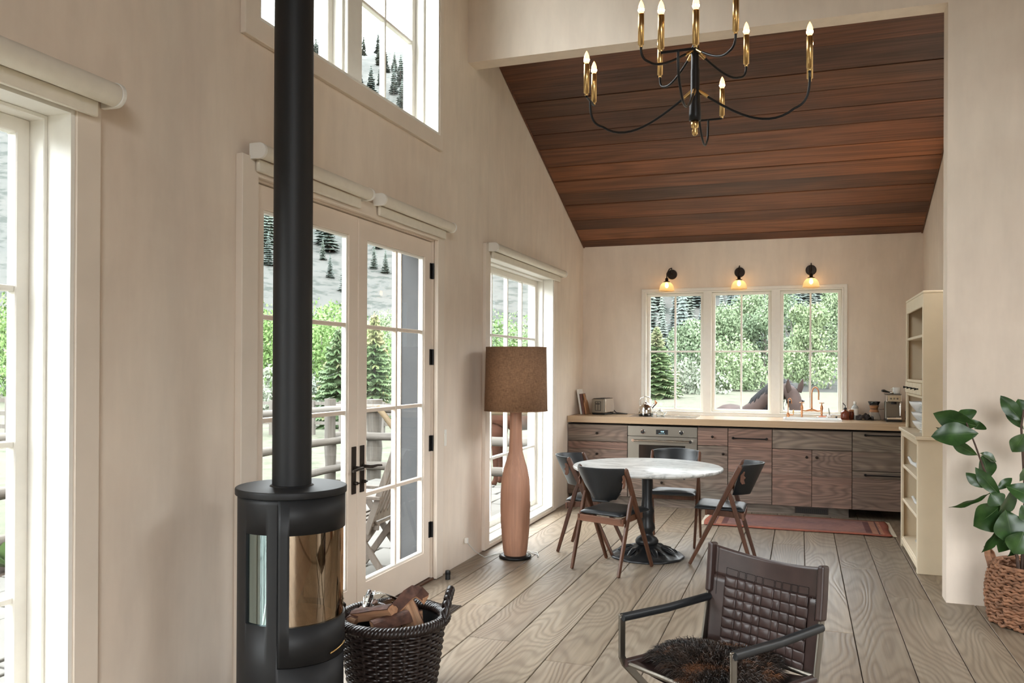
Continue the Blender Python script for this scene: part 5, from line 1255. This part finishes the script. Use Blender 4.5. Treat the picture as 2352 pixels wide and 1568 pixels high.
# kettle
kt = thing('kettle', 'polished steel whistling kettle on the cooktop', 'kettle', (.83, 9.10, CT+.0045))
MB().lathe([(.001, 0), (.074, 0), (.080, .008), (.081, .045), (.079, .07), (.070, .10), (.050, .125), (.032, .135), (.001, .137)], 40, cap0=False, cap1=False).obj('body', 'chrome', kt)
MB().lathe([(.030, .134), (.030, .142), (.012, .148), (.008, .155), (.012, .165), (.008, .175), (.001, .176)], 24, cap0=False, cap1=False).obj('lid', 'chrome', kt)
MB().tube([(.060, 0, .085), (.085, 0, .115), (.105, 0, .14)], [.016, .014, .016], 14).obj('spout', 'chrome', kt); MB().tube([(.097, 0, .131), (.112, 0, .148), (.098, 0, .175)], [.017, .015, .003], 10).obj('whistle', 'copper', kt)
MB().tube([(-.065, 0, .105), (-.075, 0, .15), (-.06, 0, .195), (-.02, 0, .21), (.03, 0, .207), (.06, 0, .18), (.066, 0, .12)], [.003, .003, .005, .006, .006, .004, .003], 8).obj('handle', 'chrome', kt)
# small glass teapot beside
gt = thing('glass_teapot', 'small glass and steel teapot beside the kettle on the cooktop', 'teapot', (.985, 9.13, CT+.0045))
MB().lathe([(.001, 0), (.038, 0), (.046, .015), (.044, .035), (.030, .05), (.028, .055)], 28, cap0=False, cap1=False).obj('body', 'clear', gt, solid=.002); MB().lathe([(.029, .055), (.02, .064), (.006, .067), (.006, .078), (.001, .08)], 20, cap0=False, cap1=False).obj('lid', 'chrome', gt); MB().tube([(.04, 0, .02), (.065, 0, .035), (.075, 0, .055)], [.008, .006, .005], 8).obj('spout', 'clear', gt); MB().tube([(-.042, 0, .045), (-.07, 0, .05), (-.072, 0, .02), (-.045, 0, .012)], .004, 8).obj('handle', 'chrome', gt)
# toaster
to = thing('toaster', 'brushed steel toaster with black sides in the worktop corner', 'toaster', (.30, 9.30, CT), D2(-12))
m = MB(); m.box(-.085, .085, -.125, .125, .015, .185); m.obj('shell', 'black_plastic', to, bevel=.022, seg=4)
B(-.078, .078, -.132, -.122, .018, .178).obj('front_panel', 'steel', to, bevel=.012, seg=3)
B(-.086, -.06, -.12, .12, .02, .18).obj('side_trim', 'chrome', to, bevel=.01); B(.06, .086, -.12, .12, .02, .18).obj('side_trim', 'chrome', to, bevel=.01)
wall_grid(-.036, .036, .045, .15, [(-.031, .031, .050, .145)], -.135, -.131, 'y').obj('slot_frame', 'black_plastic', to, bevel=.001); B(-.0025, .0025, -.134, -.131, .052, .142).obj('lever_slot', 'black_plastic', to); B(-.024, .024, -.150, -.133, .117, .128).obj('lever', 'black_plastic', to, bevel=.004)
for s in (-.03, .03): B(s-.014, s+.014, -.10, .10, .1845, .1865).obj('bread_slot', 'black_metal', to)
B(-.08, .08, -.12, .12, 0, .018).obj('base', 'black_plastic', to, bevel=.006)
cdd = tag(MB().tube([(.39, 9.36, CT+.006), (.46, 9.33, CT+.008), (.52, 9.36, CT+.008), (.56, 9.40, CT+.006), (.50, 9.44, CT+.006), (.42, 9.47, CT+.01), (.36, 9.50, CT+.06), (.349, 9.507, 1.019)], .005, 8).obj('power_cable', 'black_plastic'), 'black toaster cable looping on the worktop to the wall outlet', 'cable')
ol = thing('wall_outlet', 'beige outlet with black plug on the kitchen wall beside the toaster', 'outlet', (.346, YB, 1.019)); B(-.036, .036, -.005, 0, -.058, .058).obj('plate', 'trim', ol, bevel=.002); MB().tube([(0, -.005, 0), (0, -.028, 0)], .017, 16).obj('plug', 'black_plastic', ol)
# leaning books and board in the corner
def slab(name, label, cat, x, lean, th, h, d, y, mats, grp=None):
    t = thing(name, label, cat, (x, y, CT), 0, grp); t.rotation_euler = (0, -lean, 0)
    if name == 'cookbook':
        B(0, .003, -d/2, d/2, 0, h).obj('cover', mats[0], t, bevel=.001); B(th-.003, th, -d/2, d/2, 0, h).obj('cover', mats[0], t, bevel=.001); B(.003, th-.003, -d/2, -d/2+.003, 0, h).obj('spine', mats[0], t); B(.003, th-.003, -d/2+.004, d/2-.004, .003, h-.003).obj('pages', 'white', t)
    return t
M['book_white'] = plain('white_cover', (.72, .70, .66), .5); M['book_brown'] = plain('brown_cover', (.16, .07, .05), .5, var=.3, vscale=10)
slab('cookbook', 'tall white book leaning against the kitchen corner wall', 'book', .068, .17, .022, .285, .19, 9.26, ('book_white',), 'books in the kitchen corner')
slab('cookbook', 'brown book leaning on the white book in the kitchen corner', 'book', .096, .17, .030, .235, .16, 9.24, ('book_brown',), 'books in the kitchen corner')
bo = thing('cutting_board', 'reddish wooden paddle board leaning in front of the corner books', 'board', (.138, 9.20, CT)); bo.rotation_euler = (0, -.19, 0)
poly = [(-.075, 0), (.075, 0), (.08, .01), (.08, .13), (.06, .16), (.035, .17), (.03, .235), (-.03, .235), (-.035, .17), (-.06, .16), (-.08, .13), (-.08, .01)]
MB().prism(poly, .018, Matrix(((0, 0, 1, 0), (1, 0, 0, 0), (0, 1, 0, 0), (0, 0, 0, 1)))).obj('board', 'teak', bo, bevel=.004)
MB().tube([(.018, 0, .21), (.019, 0, .21)], .010, 14).obj('hang_hole', 'black_plastic', bo)

# sink and taps
sk = thing('sink', 'pale ceramic sink with low rim set into the worktop', 'sink', (2.555, 9.19, CT))
wall_grid(-.285, .285, -.17, .17, [(-.265, .265, -.15, .15)], -.01, .014, 'y').obj('rim', 'white_ceramic', sk)
o = sk.children[0]
for v in o.data.vertices: v.co = (v.co.x, v.co.z, v.co.y)
MB().add([(-.265, -.15, -.02), (.265, -.15, -.02), (.265, .15, -.02), (-.265, .15, -.02), (-.25, -.135, -.065), (.25, -.135, -.065), (.25, .135, -.065), (-.25, .135, -.065)], [(0, 1, 5, 4), (1, 2, 6, 5), (2, 3, 7, 6), (3, 0, 4, 7), (4, 5, 6, 7)]).obj('bowl', 'white_ceramic', sk)
fc = thing('bridge_faucet', 'aged copper bridge tap with tall gooseneck spout at the sink', 'tap', (2.555, 9.42, CT))
for s in (-1, 1):
    MB().lathe([(.016, 0), (.016, .006), (.010, .012), (.010, .05), (.014, .058), (.010, .066), (.012, .09), (.016, .11), (.012, .135), (.008, .142), (.005, .165)], 18, c=(s*.10, 0, 0)).obj('valve_column', 'copper', fc)
    m = MB(); z = .168
    m.tube([(s*.10, 0, .162), (s*.10, 0, .174)], .006, 10)
    for a in range(4): m.tube([(s*.10, 0, z), (s*.10+.026*math.cos(a*PI/2+.4), .026*math.sin(a*PI/2+.4), z)], [.004, .0055], 8)
    m.obj('cross_handle', 'copper', fc)
MB().tube([(-.10, 0, .085), (-.06, 0, .082), (-.02, 0, .092), (0, 0, .095), (.02, 0, .092), (.06, 0, .082), (.10, 0, .085)], [.007, .008, .014, .019, .014, .008, .007], 12).obj('bridge', 'copper', fc)
MB().tube([(0, 0, .09), (0, 0, .13), (0, 0, .26)]+[(.035-.035*math.cos(a), -.0, .26+.075*math.sin(a)) for a in [PI*i/14 for i in range(1, 15)]]+[(.068, 0, .22), (.069, 0, .20)], [.013, .0085]+[.0072]*16+[.0085], 12).obj('spout', 'copper', fc)
f2_ = thing('filter_tap', 'small copper drinking water tap with curved spout beside the bridge tap', 'tap', (2.315, 9.40, CT))
MB().lathe([(.016, 0), (.016, .005), (.012, .012), (.017, .03), (.014, .055), (.007, .06)], 18).obj('body', 'copper', f2_); MB().tube([(0, 0, .05), (0, 0, .18)]+[(.017-.017*math.cos(a), 0, .18+.032*math.sin(a)) for a in [PI*i/10 for i in range(1, 11)]]+[(.037, 0, .155)], .0048, 10).obj('spout', 'copper', f2_); MB().tube([(.0, 0, .035), (.05, -.0, .035), (.053, 0, .045)], [.008, .005, .005], 10).obj('arm', 'copper', f2_); MB().tube([(.053, 0, .045), (.053, 0, .055), (.053, 0, .09)], [.004, .008, .007], 10).obj('lever', 'brass', f2_)
sd = thing('soap_dish', 'pale soap dish with an orange soap behind the sink', 'soap dish', (2.66, 9.40, CT)); MB().lathe([(.001, .004), (.04, .004), (.05, .02), (.047, .02), (.038, .008), (.001, .008)], 24, cap0=False, cap1=False, sx=1.2).obj('dish', 'white_ceramic', sd)
M['soap'] = plain('orange_soap', (.72, .26, .14), .45); MB().lathe([(.001, .008), (.03, .008), (.036, .018), (.03, .03), (.001, .032)], 20, cap0=False, cap1=False, sx=1.15, sy=.8).obj('soap_bar', 'soap', sd)
dbr = thing('dish_brush', 'slim dish brush standing in a white cup behind the sink', 'brush', (2.735, 9.44, CT)); MB().lathe([(.001, 0), (.022, 0), (.024, .045), (.021, .045), (.019, .004), (.001, .004)], 20, cap0=False, cap1=False).obj('cup', 'white_ceramic', dbr); MB().tube([(0, 0, .01), (-.004, 0, .07), (-.012, 0, .115)], [.009, .007, .003], 8).obj('handle', 'steel', dbr)
stp = thing('sink_plug', 'black rubber sink plug lying on the sink ledge', 'plug', (2.80, 9.385, CT)); MB().lathe([(.001, 0), (.026, 0), (.022, .008), (.008, .010), (.007, .018), (.013, .024), (.010, .03), (.001, .031)], 24, cap0=False, cap1=False).obj('stopper', 'black_plastic', stp); MB().lathe([(.027, .0), (.027, .004)], 24).obj('rubber_ring', 'black_plastic', stp)
M['amber'] = plain('amber_bottle', (.20, .045, .02), .12, 0, .5, trans=.35)
sp = thing('soap_pump', 'amber glass soap bottle with black pump near the sink', 'bottle', (2.885, 9.36, CT)); MB().lathe([(.001, 0), (.042, 0), (.045, .006), (.045, .075), (.03, .09), (.014, .096), (.014, .108)], 28, cap0=False).obj('bottle', 'amber', sp); MB().lathe([(.016, .106), (.016, .122), (.007, .128)], 18).obj('collar', 'black_plastic', sp); MB().tube([(0, 0, .125), (0, 0, .15), (-.012, 0, .158), (-.022, 0, .175)], [.004, .004, .005, .004], 8).obj('pump', 'black_plastic', sp)
am = thing('amber_jar', 'squat brown lidded jar touching the soap pump', 'jar', (2.945, 9.42, CT)); MB().lathe([(.001, 0), (.03, 0), (.032, .06), (.026, .085)], 24, cap0=False).obj('body', 'amber', am); MB().lathe([(.028, .085), (.028, .10), (.02, .104)], 24).obj('lid', 'teak', am)
M['frost'] = plain('clear_plastic', (.80, .84, .84), .2, 0, .5, trans=.45)
wb = thing('spray_bottle', 'clear plastic bottle with white label near the amber soap bottle', 'bottle', (2.985, 9.45, CT)); MB().lathe([(.001, 0), (.034, 0), (.036, .01), (.036, .12), (.028, .14), (.013, .15), (.013, .165)], 28, cap0=False).obj('body', 'frost', wb); MB().lathe([(.0375, .045), (.0375, .115)], 28, cap0=False, cap1=False).obj('label_band', 'white', wb); MB().lathe([(.015, .163), (.015, .185), (.011, .19)], 20).obj('cap', 'white', wb)
# dark cloth
dc = thing('dish_cloth', 'crumpled dark cloth on the worktop beside the coffee carafe', 'cloth', (3.075, 9.36, CT))
m = MB(); N = 18; rc = random.Random(2); vs = []
for i in range(N+1):
    for j in range(N+1):
        u, v = -1+2*i/N, -1+2*j/N; r_ = math.hypot(u, v); vs.append((.085*u, .06*v, max(.003, (.055*(1-r_*.75)+.014*math.sin(u*7+v*3)+.012*math.sin(v*9-u*4))*(r_ < 1.25)+.004)))
m.add(vs, [(i*(N+1)+j, (i+1)*(N+1)+j, (i+1)*(N+1)+j+1, i*(N+1)+j+1) for i in range(N) for j in range(N)], True); m.obj('fabric', plain('dark_cloth', (.03, .022, .02), .9, var=.4, vscale=30), dc, solid=.003); MB().tube([(-.085, -.06, .005), (.085, -.06, .006)], .003, 6).obj('hem', 'black_plastic', dc)
# pour-over carafe
cx_ = thing('coffee_carafe', 'hourglass glass coffee carafe with wooden collar on the worktop', 'carafe', (3.165, 9.38, CT))
MB().lathe([(.001, .002), (.062, .002), (.068, .01), (.060, .045), (.040, .09), (.030, .11), (.030, .125), (.040, .15), (.060, .195)], 36, cap0=False, cap1=False).obj('glass', 'clear', cx_, solid=.002)
MB().lathe([(.050, .085), (.044, .10), (.038, .118), (.042, .138), (.052, .155), (.046, .155), (.036, .138), (.033, .118), (.038, .10), (.044, .085)], 36, cap0=False, cap1=False).obj('wood_collar', 'teak', cx_); MB().tube([(.036*math.cos(a), .036*math.sin(a)-.003, .118) for a in [2*PI*i/24 for i in range(25)]], .003, 6).tube([(.038, -.02, .118), (.065, -.03, .112), (.085, -.03, .118)], .002, 6).obj('leather_tie', 'black_plastic', cx_); MB().lathe([(.001, -.005), (.007, 0), (.001, .005)], 10, c=(.087, -.03, .118), cap0=False, cap1=False).obj('bead', 'teak', cx_)
# espresso machine
em = thing('espresso_machine', 'compact chrome espresso machine on the worktop beside the hutch', 'coffee machine', (3.335, 9.27, CT))
B(-.075, .075, -.13, .13, .0, .022).obj('base', 'black_plastic', em, bevel=.004); B(-.068, .068, -.135, -.03, .022, .045).obj('drip_tray', 'chrome', em, bevel=.006)
for i in range(6): B(-.055+.02*i, -.045+.02*i, -.12, -.045, .045, .047).obj('grate_bar', 'black_metal', em)
B(-.072, .072, .0, .13, .022, .20).obj('body', 'steel', em, bevel=.006); B(-.074, .074, -.115, .13, .20, .275).obj('head', 'chrome', em, bevel=.012, seg=3)
B(-.076, .076, -.05, .128, .275, .281).obj('cup_rail', 'steel', em, bevel=.002)
for i in range(3): MB().tube([(-.03+.03*i, -.115, .235), (-.03+.03*i, -.121, .235)], .009, 14).obj('button', 'steel', em)
MB().tube([(0, -.07, .20), (0, -.07, .178)], .028, 20).obj('brew_head', 'black_metal', em)
MB().tube([(.058, -.08, .20), (.06, -.085, .19), (.06, -.085, .125), (.056, -.10, .06)], [.006, .012, .010, .004], 10).obj('steam_wand', 'chrome', em)
pf = thing('portafilter', 'black handled portafilter resting on top of the espresso machine', 'portafilter', (3.30, 9.24, CT+.281)); MB().lathe([(.001, 0), (.026, 0), (.029, .022), (.026, .022), (.023, .004), (.001, .004)], 22, c=(.02, .02, 0), cap0=False, cap1=False).obj('basket', 'chrome', pf); MB().tube([(.0, .005, .016), (-.03, -.015, .022), (-.055, -.03, .03), (-.075, -.042, .032)], [.006, .011, .015, .011], 12).obj('handle', 'black_plastic', pf)
def mug(name, label, loc, rz, r=.034, h=.06, grp=None, cat='mug'):
    t = thing(name, label, cat, loc, rz, grp); MB().lathe([(.001, 0), (r*.8, 0), (r*.95, h*.12), (r, h), (r-.003, h), (r*.9, h*.15), (.001, .005)], 28, cap0=False, cap1=False).obj('body', 'white_ceramic', t); MB().tube([(r*.95, 0, h*.8), (r+.018, 0, h*.78), (r+.022, 0, h*.5), (r+.012, 0, h*.25), (r*.93, 0, h*.22)], .0042, 8).obj('handle', 'white_ceramic', t); return t
mug('coffee_mug', 'white mug standing on top of the espresso machine', (3.365, 9.26, CT+.281), D2(200), .036, .066)
cn = thing('steel_canister', 'small polished steel canister between the espresso machine and the hutch', 'canister', (3.475, 9.28, CT)); MB().lathe([(.001, 0), (.027, 0), (.027, .085), (.001, .085)], 26, cap0=False, cap1=False).obj('body', 'chrome', cn); MB().lathe([(.029, .085), (.029, .105), (.024, .11), (.001, .11)], 26, cap0=False, cap1=False).obj('lid', 'chrome', cn)

# ---- wall sconces
for i, (x_, off) in enumerate([(1.049, -.045), (1.796, 0), (2.544, 0)]):
    s = thing('wall_sconce', ['black swivel wall sconce with lit glass shade above the first window light, turned aside', 'black wall sconce with lit glass shade above the middle window light', 'black wall sconce with lit glass shade above the window light by the hutch'][i], 'sconce', (x_, YB, 2.56), 0, 'three sconces above the kitchen window')
    MB().tube([(0, 0, 0), (0, -.012, 0), (0, -.018, 0)], [.056, .056, .05], 32).obj('back_plate', 'bronze', s)
    MB().tube([(0, -.015, 0), (0, -.045, .0), (0, -.05, .02)], [.012, .012, .008], 12).obj('pivot', 'bronze', s)
    MB().tube([(0, -.045, .07), (off*.5, -.075, .055), (off, -.105, .0), (off, -.11, -.05)], [.005, .006, .006, .006], 10).tube([(0, -.048, .0), (0, -.047, .07)], .006, 10).obj('arm', 'bronze', s)
    MB().lathe([(.012, -.05), (.018, -.055), (.018, -.085), (.036, -.090), (.036, -.096), (.018, -.098)], 22, c=(off, -.11, 0)).obj('socket', 'bronze', s)
    m, nt, b = new_mat('sconce_glass'); nt.nodes.remove(b); tl = nt.nodes.new('ShaderNodeBsdfTransparent'); tl.inputs[0].default_value = (1, .90, .72, 1); tr_ = nt.nodes.new('ShaderNodeBsdfTranslucent'); tr_.inputs[0].default_value = (1, .86, .62, 1); mx = nt.nodes.new('ShaderNodeMixShader'); mx.inputs[0].default_value = .55; L(nt, tl, 0, mx, 1); L(nt, tr_, 0, mx, 2); L(nt, mx, 0, nt.nodes['Material Output'], 0)
    n = 40; rs = []
    for r_, z_ in [(.022, -.098), (.045, -.104), (.064, -.122), (.077, -.148), (.083, -.18), (.085, -.192)]:
        rs.append([(off+r_*(1+.012*math.cos(20*2*PI*j/n))*math.cos(2*PI*j/n), -.11+r_*(1+.012*math.cos(20*2*PI*j/n))*math.sin(2*PI*j/n), z_) for j in range(n)])
    MB().rings(rs, True, False, False).obj('glass_shade', m, s)
    MB().tube([(off+.085*math.cos(a), -.11+.085*math.sin(a), -.192) for a in [2*PI*k/36 for k in range(37)]], .0025, 6).obj('shade_rim', m, s)
    pl = lamp_light('sconce_light', (off, -.11, -.14), 17, (1.0, .60, .28), .02); pl.parent = s
    bb = MB().lathe([(.001, -.10), (.012, -.105), (.02, -.13), (.02, -.145), (.01, -.16), (.001, -.163)], 18, c=(off, -.11, 0), cap0=False, cap1=False).obj('bulb', glow_glass('sconce_bulb', (1, .8, .5), 14, (1.0, .60, .26)), s)

# ---- cream hutch
HX0, HY0, HY1 = 3.25, 6.67, 7.72
hu = thing('hutch', 'tall cream painted open hutch with shelves of white dishes by the pier', 'hutch', (0, 0, 0))
def hb(name, x0, x1, y0, y1, z0, z1, mat='cream', bev=.003): return B(x0, x1, y0, y1, z0, z1).obj(name, mat, hu, bevel=bev, seg=1)
hb('side_panel', HX0, KX-.01, HY0, HY0+.022, 0, .978); hb('side_panel', HX0, KX-.01, HY1-.022, HY1, 0, .978)
hb('top', HX0-.018, KX-.01, HY0-.018, HY1+.018, .978, 1.003)
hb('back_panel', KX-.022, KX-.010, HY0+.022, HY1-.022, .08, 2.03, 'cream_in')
for z in (.077, .398, .681): hb('shelf', HX0+.006, KX-.024, HY0+.022, HY1-.022, z-.012, z+.012)
hb('stile', HX0-.002, HX0+.018, HY1-.06, HY1-.001, 0, .978); hb('stile', HX0-.002, HX0+.018, HY0+.001, HY0+.045, 0, .978)
hb('apron', HX0-.001, HX0+.016, HY0+.045, HY1-.06, .935, .978); hb('base_rail', HX0-.001, HX0+.016, HY0+.045, HY1-.06, .03, .072)
UX = 3.285
hb('side_panel', UX, KX-.01, HY0+.012, HY0+.032, 1.003, 2.05); hb('side_panel', UX, KX-.01, HY1-.032, HY1-.012, 1.003, 2.05)
hb('cornice', UX-.004, KX-.01, HY0+.010, HY1-.010, 2.05, 2.068)
hb('stile', UX-.002, UX+.016, HY1-.060, HY1-.013, 1.003, 2.05); hb('stile', UX-.002, UX+.016, HY0+.013, HY0+.055, 1.003, 2.05)
hb('frieze', UX-.001, UX+.014, HY0+.055, HY1-.06, 1.955, 2.05)
for z in (1.742, 1.40, 1.286): hb('shelf', UX+.004, KX-.024, HY0+.032, HY1-.032, z-.011, z+.011)
for k in range(4):
    y0 = HY0+.06+k*.232; d_ = hb('drawer', UX-.012, UX+.25, y0, y0+.226, 1.30, 1.388); 
    p = MB().tube([(UX-.012, y0+.113, 1.345), (UX-.026, y0+.113, 1.345), (UX-.040, y0+.113, 1.345)], [.005, .005, .011], 12); p.obj('knob', 'black_metal', d_)
# dishes
def plate(label, loc, r, grp, h=.018):
    t = tag(MB().lathe([(.001, 0), (r*.55, 0), (r*.6, .002), (r*.95, h), (r, h), (r*.98, h+.003), (r*.6, .006), (.001, .005)], 36, cap0=False, cap1=False).obj('dinner_plate', 'white_ceramic', None, loc), label, 'plate', grp); return t
ORD = ['lowest', 'second', 'third', 'fourth', 'fifth', 'sixth', 'seventh', 'eighth', 'ninth', 'tenth', 'eleventh', 'twelfth', 'thirteenth', 'topmost']
for i in range(14): plate(ORD[i]+' white plate counted from the bottom of the stack on the hutch counter', (3.385, 6.86, 1.004+.0172*i), .10, 'stack of white plates on the hutch')
def bowl(label, loc, r, h, grp=None, name='bowl'):
    t = thing(name, label, 'bowl', loc, 0, grp); MB().lathe([(.001, .004), (r*.42, .004), (r*.62, h*.25), (r*.9, h*.7), (r, h), (r-.004, h), (r*.86, h*.68), (r*.58, h*.26), (.001, .012)], 36, cap0=False, cap1=False).obj('body', 'white_ceramic', t); MB().lathe([(r*.42, 0), (r*.42, .006)], 28).obj('foot', 'white_ceramic', t); return t
bowl('lowest white bowl of the stack on the hutch counter', (3.375, 7.16, 1.004), .105, .085, 'stacked bowls on the hutch')
bowl('middle white bowl of the stack on the hutch counter', (3.375, 7.17, 1.072), .112, .085, 'stacked bowls on the hutch')
bowl('large white mixing bowl on top of the stack on the hutch counter', (3.375, 7.18, 1.14), .128, .10, 'stacked bowls on the hutch')
mug('tea_cup', 'white cup on the highest hutch shelf', (3.37, 6.95, 1.753), D2(110), .045, .07, None, 'cup')
pj_ = thing('pitcher', 'plain white pitcher on the second hutch shelf', 'pitcher', (3.38, 6.93, 1.411)); MB().lathe([(.001, 0), (.05, 0), (.055, .03), (.048, .10), (.05, .13), (.046, .13), (.044, .10), (.05, .03), (.001, .006)], 28, cap0=False, cap1=False).obj('body', 'white_ceramic', pj_); MB().tube([(0, .05, .11), (0, .085, .10), (0, .085, .05), (0, .052, .03)], .006, 8).obj('handle', 'white_ceramic', pj_)
def teapot(label, loc, s, lid_mat):
    t = thing('teapot', label, 'teapot', loc, D2(160)); MB().lathe([(.001, 0), (.05*s, 0), (.075*s, .03*s), (.082*s, .065*s), (.07*s, .10*s), (.04*s, .12*s), (.001, .122*s)], 30, cap0=False, cap1=False).obj('body', 'white_ceramic', t); MB().lathe([(.042*s, .118*s), (.035*s, .13*s), (.01*s, .14*s), (.008*s, .15*s), (.014*s, .16*s), (.001, .168*s)], 22, cap0=False, cap1=False).obj('lid', lid_mat, t); MB().tube([(.07*s, 0, .05*s), (.11*s, 0, .07*s), (.13*s, 0, .11*s)], [.016*s, .011*s, .008*s], 10).obj('spout', 'white_ceramic', t); MB().tube([(-.07*s, 0, .10*s), (-.12*s, 0, .105*s), (-.125*s, 0, .05*s), (-.08*s, 0, .03*s)], .007*s, 8).obj('handle', 'white_ceramic', t)
teapot('white teapot with dark knob on the upper shelf of the hutch base', (3.37, 6.98, .694), 1.15, 'white_ceramic')
teapot('white teapot on the middle shelf of the hutch base', (3.38, 6.88, .411), 1.1, 'white_ceramic')
bl = thing('blender_jug', 'dark grey metal jug standing on the middle shelf of the hutch base', 'jug', (3.36, 7.08, .411)); MB().lathe([(.001, 0), (.05, 0), (.045, .06), (.06, .16), (.066, .20), (.062, .20), (.04, .06), (.001, .01)], 28, cap0=False, cap1=False).obj('body', 'steel', bl); MB().tube([(0, .06, .18), (0, .10, .17), (0, .10, .09), (0, .05, .08)], .007, 8).obj('handle', 'black_plastic', bl)
sb_ = thing('salad_bowl', 'wide white oval serving bowl on the lowest hutch shelf', 'bowl', (3.40, 6.95, .090)); MB().lathe([(.001, .003), (.06, .003), (.10, .04), (.13, .095), (.125, .095), (.095, .042), (.001, .01)], 36, cap0=False, cap1=False, sy=1.35).obj('body', 'white_ceramic', sb_); MB().lathe([(.058, 0), (.06, .005)], 28, sy=1.35).obj('foot', 'white_ceramic', sb_)

# ---- runner rug
m, nt, b = new_mat('runner_weave'); tc = nt.nodes.new('ShaderNodeTexCoord'); sx_ = nt.nodes.new('ShaderNodeSeparateXYZ'); nt.links.new(tc.outputs['Object'], sx_.inputs[0])
ax = mth(nt, 'ABSOLUTE', sx_.outputs[0]); ay = mth(nt, 'ABSOLUTE', sx_.outputs[1]); ex = mth(nt, 'SUBTRACT', .82, ax); ey = mth(nt, 'SUBTRACT', .37, ay); e = mth(nt, 'MINIMUM', mth(nt, 'MULTIPLY', ex, .45), ey)
r1_ = ramp(nt, [(0, (.33, .10, .06)), (.030, (.33, .10, .06)), (.034, (.12, .05, .045)), (.045, (.40, .20, .125)), (.066, (.38, .17, .10)), (.068, (.14, .055, .05)), (.088, (.15, .06, .05)), (.092, (.27, .15, .13))], 'CONSTANT'); nt.links.new(e, r1_.inputs[0])
nz = noise(nt, coords(nt, (18, 60, 1)), 1, 4, .7); r2_ = ramp(nt, [(.3, (.62, .62, .64)), (.7, (1.15, 1.1, 1.1))]); nt.links.new(nz, r2_.inputs[0]); nz2 = noise(nt, coords(nt, (3, 3, 1)), 1, 3); r3_ = ramp(nt, [(.35, (.75, .78, .85)), (.65, (1.1, 1.05, 1.0))]); nt.links.new(nz2, r3_.inputs[0])
nt.links.new(mixc(nt, 1, mixc(nt, 1, r1_.outputs[0], r2_.outputs[0], 'MULTIPLY'), r3_.outputs[0], 'MULTIPLY'), b.inputs['Base Color']); b.inputs['Roughness'].default_value = .95; bump(nt, b, nz, .4, .004); M['runner'] = m
rg = thing('runner_rug', 'faded red patterned runner rug in front of the kitchen cabinets', 'rug', (2.395, 8.40, .0))
m = MB(); NX, NY = 40, 12; vs = []
for i in range(NX+1):
    for j in range(NY+1):
        u, v = -.82+1.64*i/NX, -.37+.74*j/NY; vs.append((u+.012*math.sin(v*9), v+.008*math.sin(u*5), .009+.0015*math.sin(u*6+v*4)+(.002 if i in (0, NX) else 0)))
m.add(vs, [(i*(NY+1)+j, (i+1)*(NY+1)+j, (i+1)*(NY+1)+j+1, i*(NY+1)+j+1) for i in range(NX) for j in range(NY)], True); m.obj('weave', 'runner', rg, solid=.007)
M['fringe'] = plain('pale_fringe', (.62, .55, .44), .9)
m = MB()
for s in (-1, 1):
    for k in range(46): v = -.36+.016*k; m.tube([(s*.82, v, .008), (s*.845, v+random.uniform(-.004, .004), .004), (s*.86, v+random.uniform(-.006, .006), .003)], .0022, 4)
m.obj('fringe', 'fringe', rg)['kind'] = 'stuff'
for s in (-1, 1): # woven motifs on the end bands
    for k in range(9): B(s*.745-.016, s*.745+.016, -.29+.072*k-.016, -.29+.072*k+.016, .0125, .0145).obj('motif', plain('motif_rust', (.44, .22, .14), .95, var=.3, vscale=60) if (s == -1 and k == 0) else 'motif_ref' if False else bpy.data.materials['motif_rust'], rg)
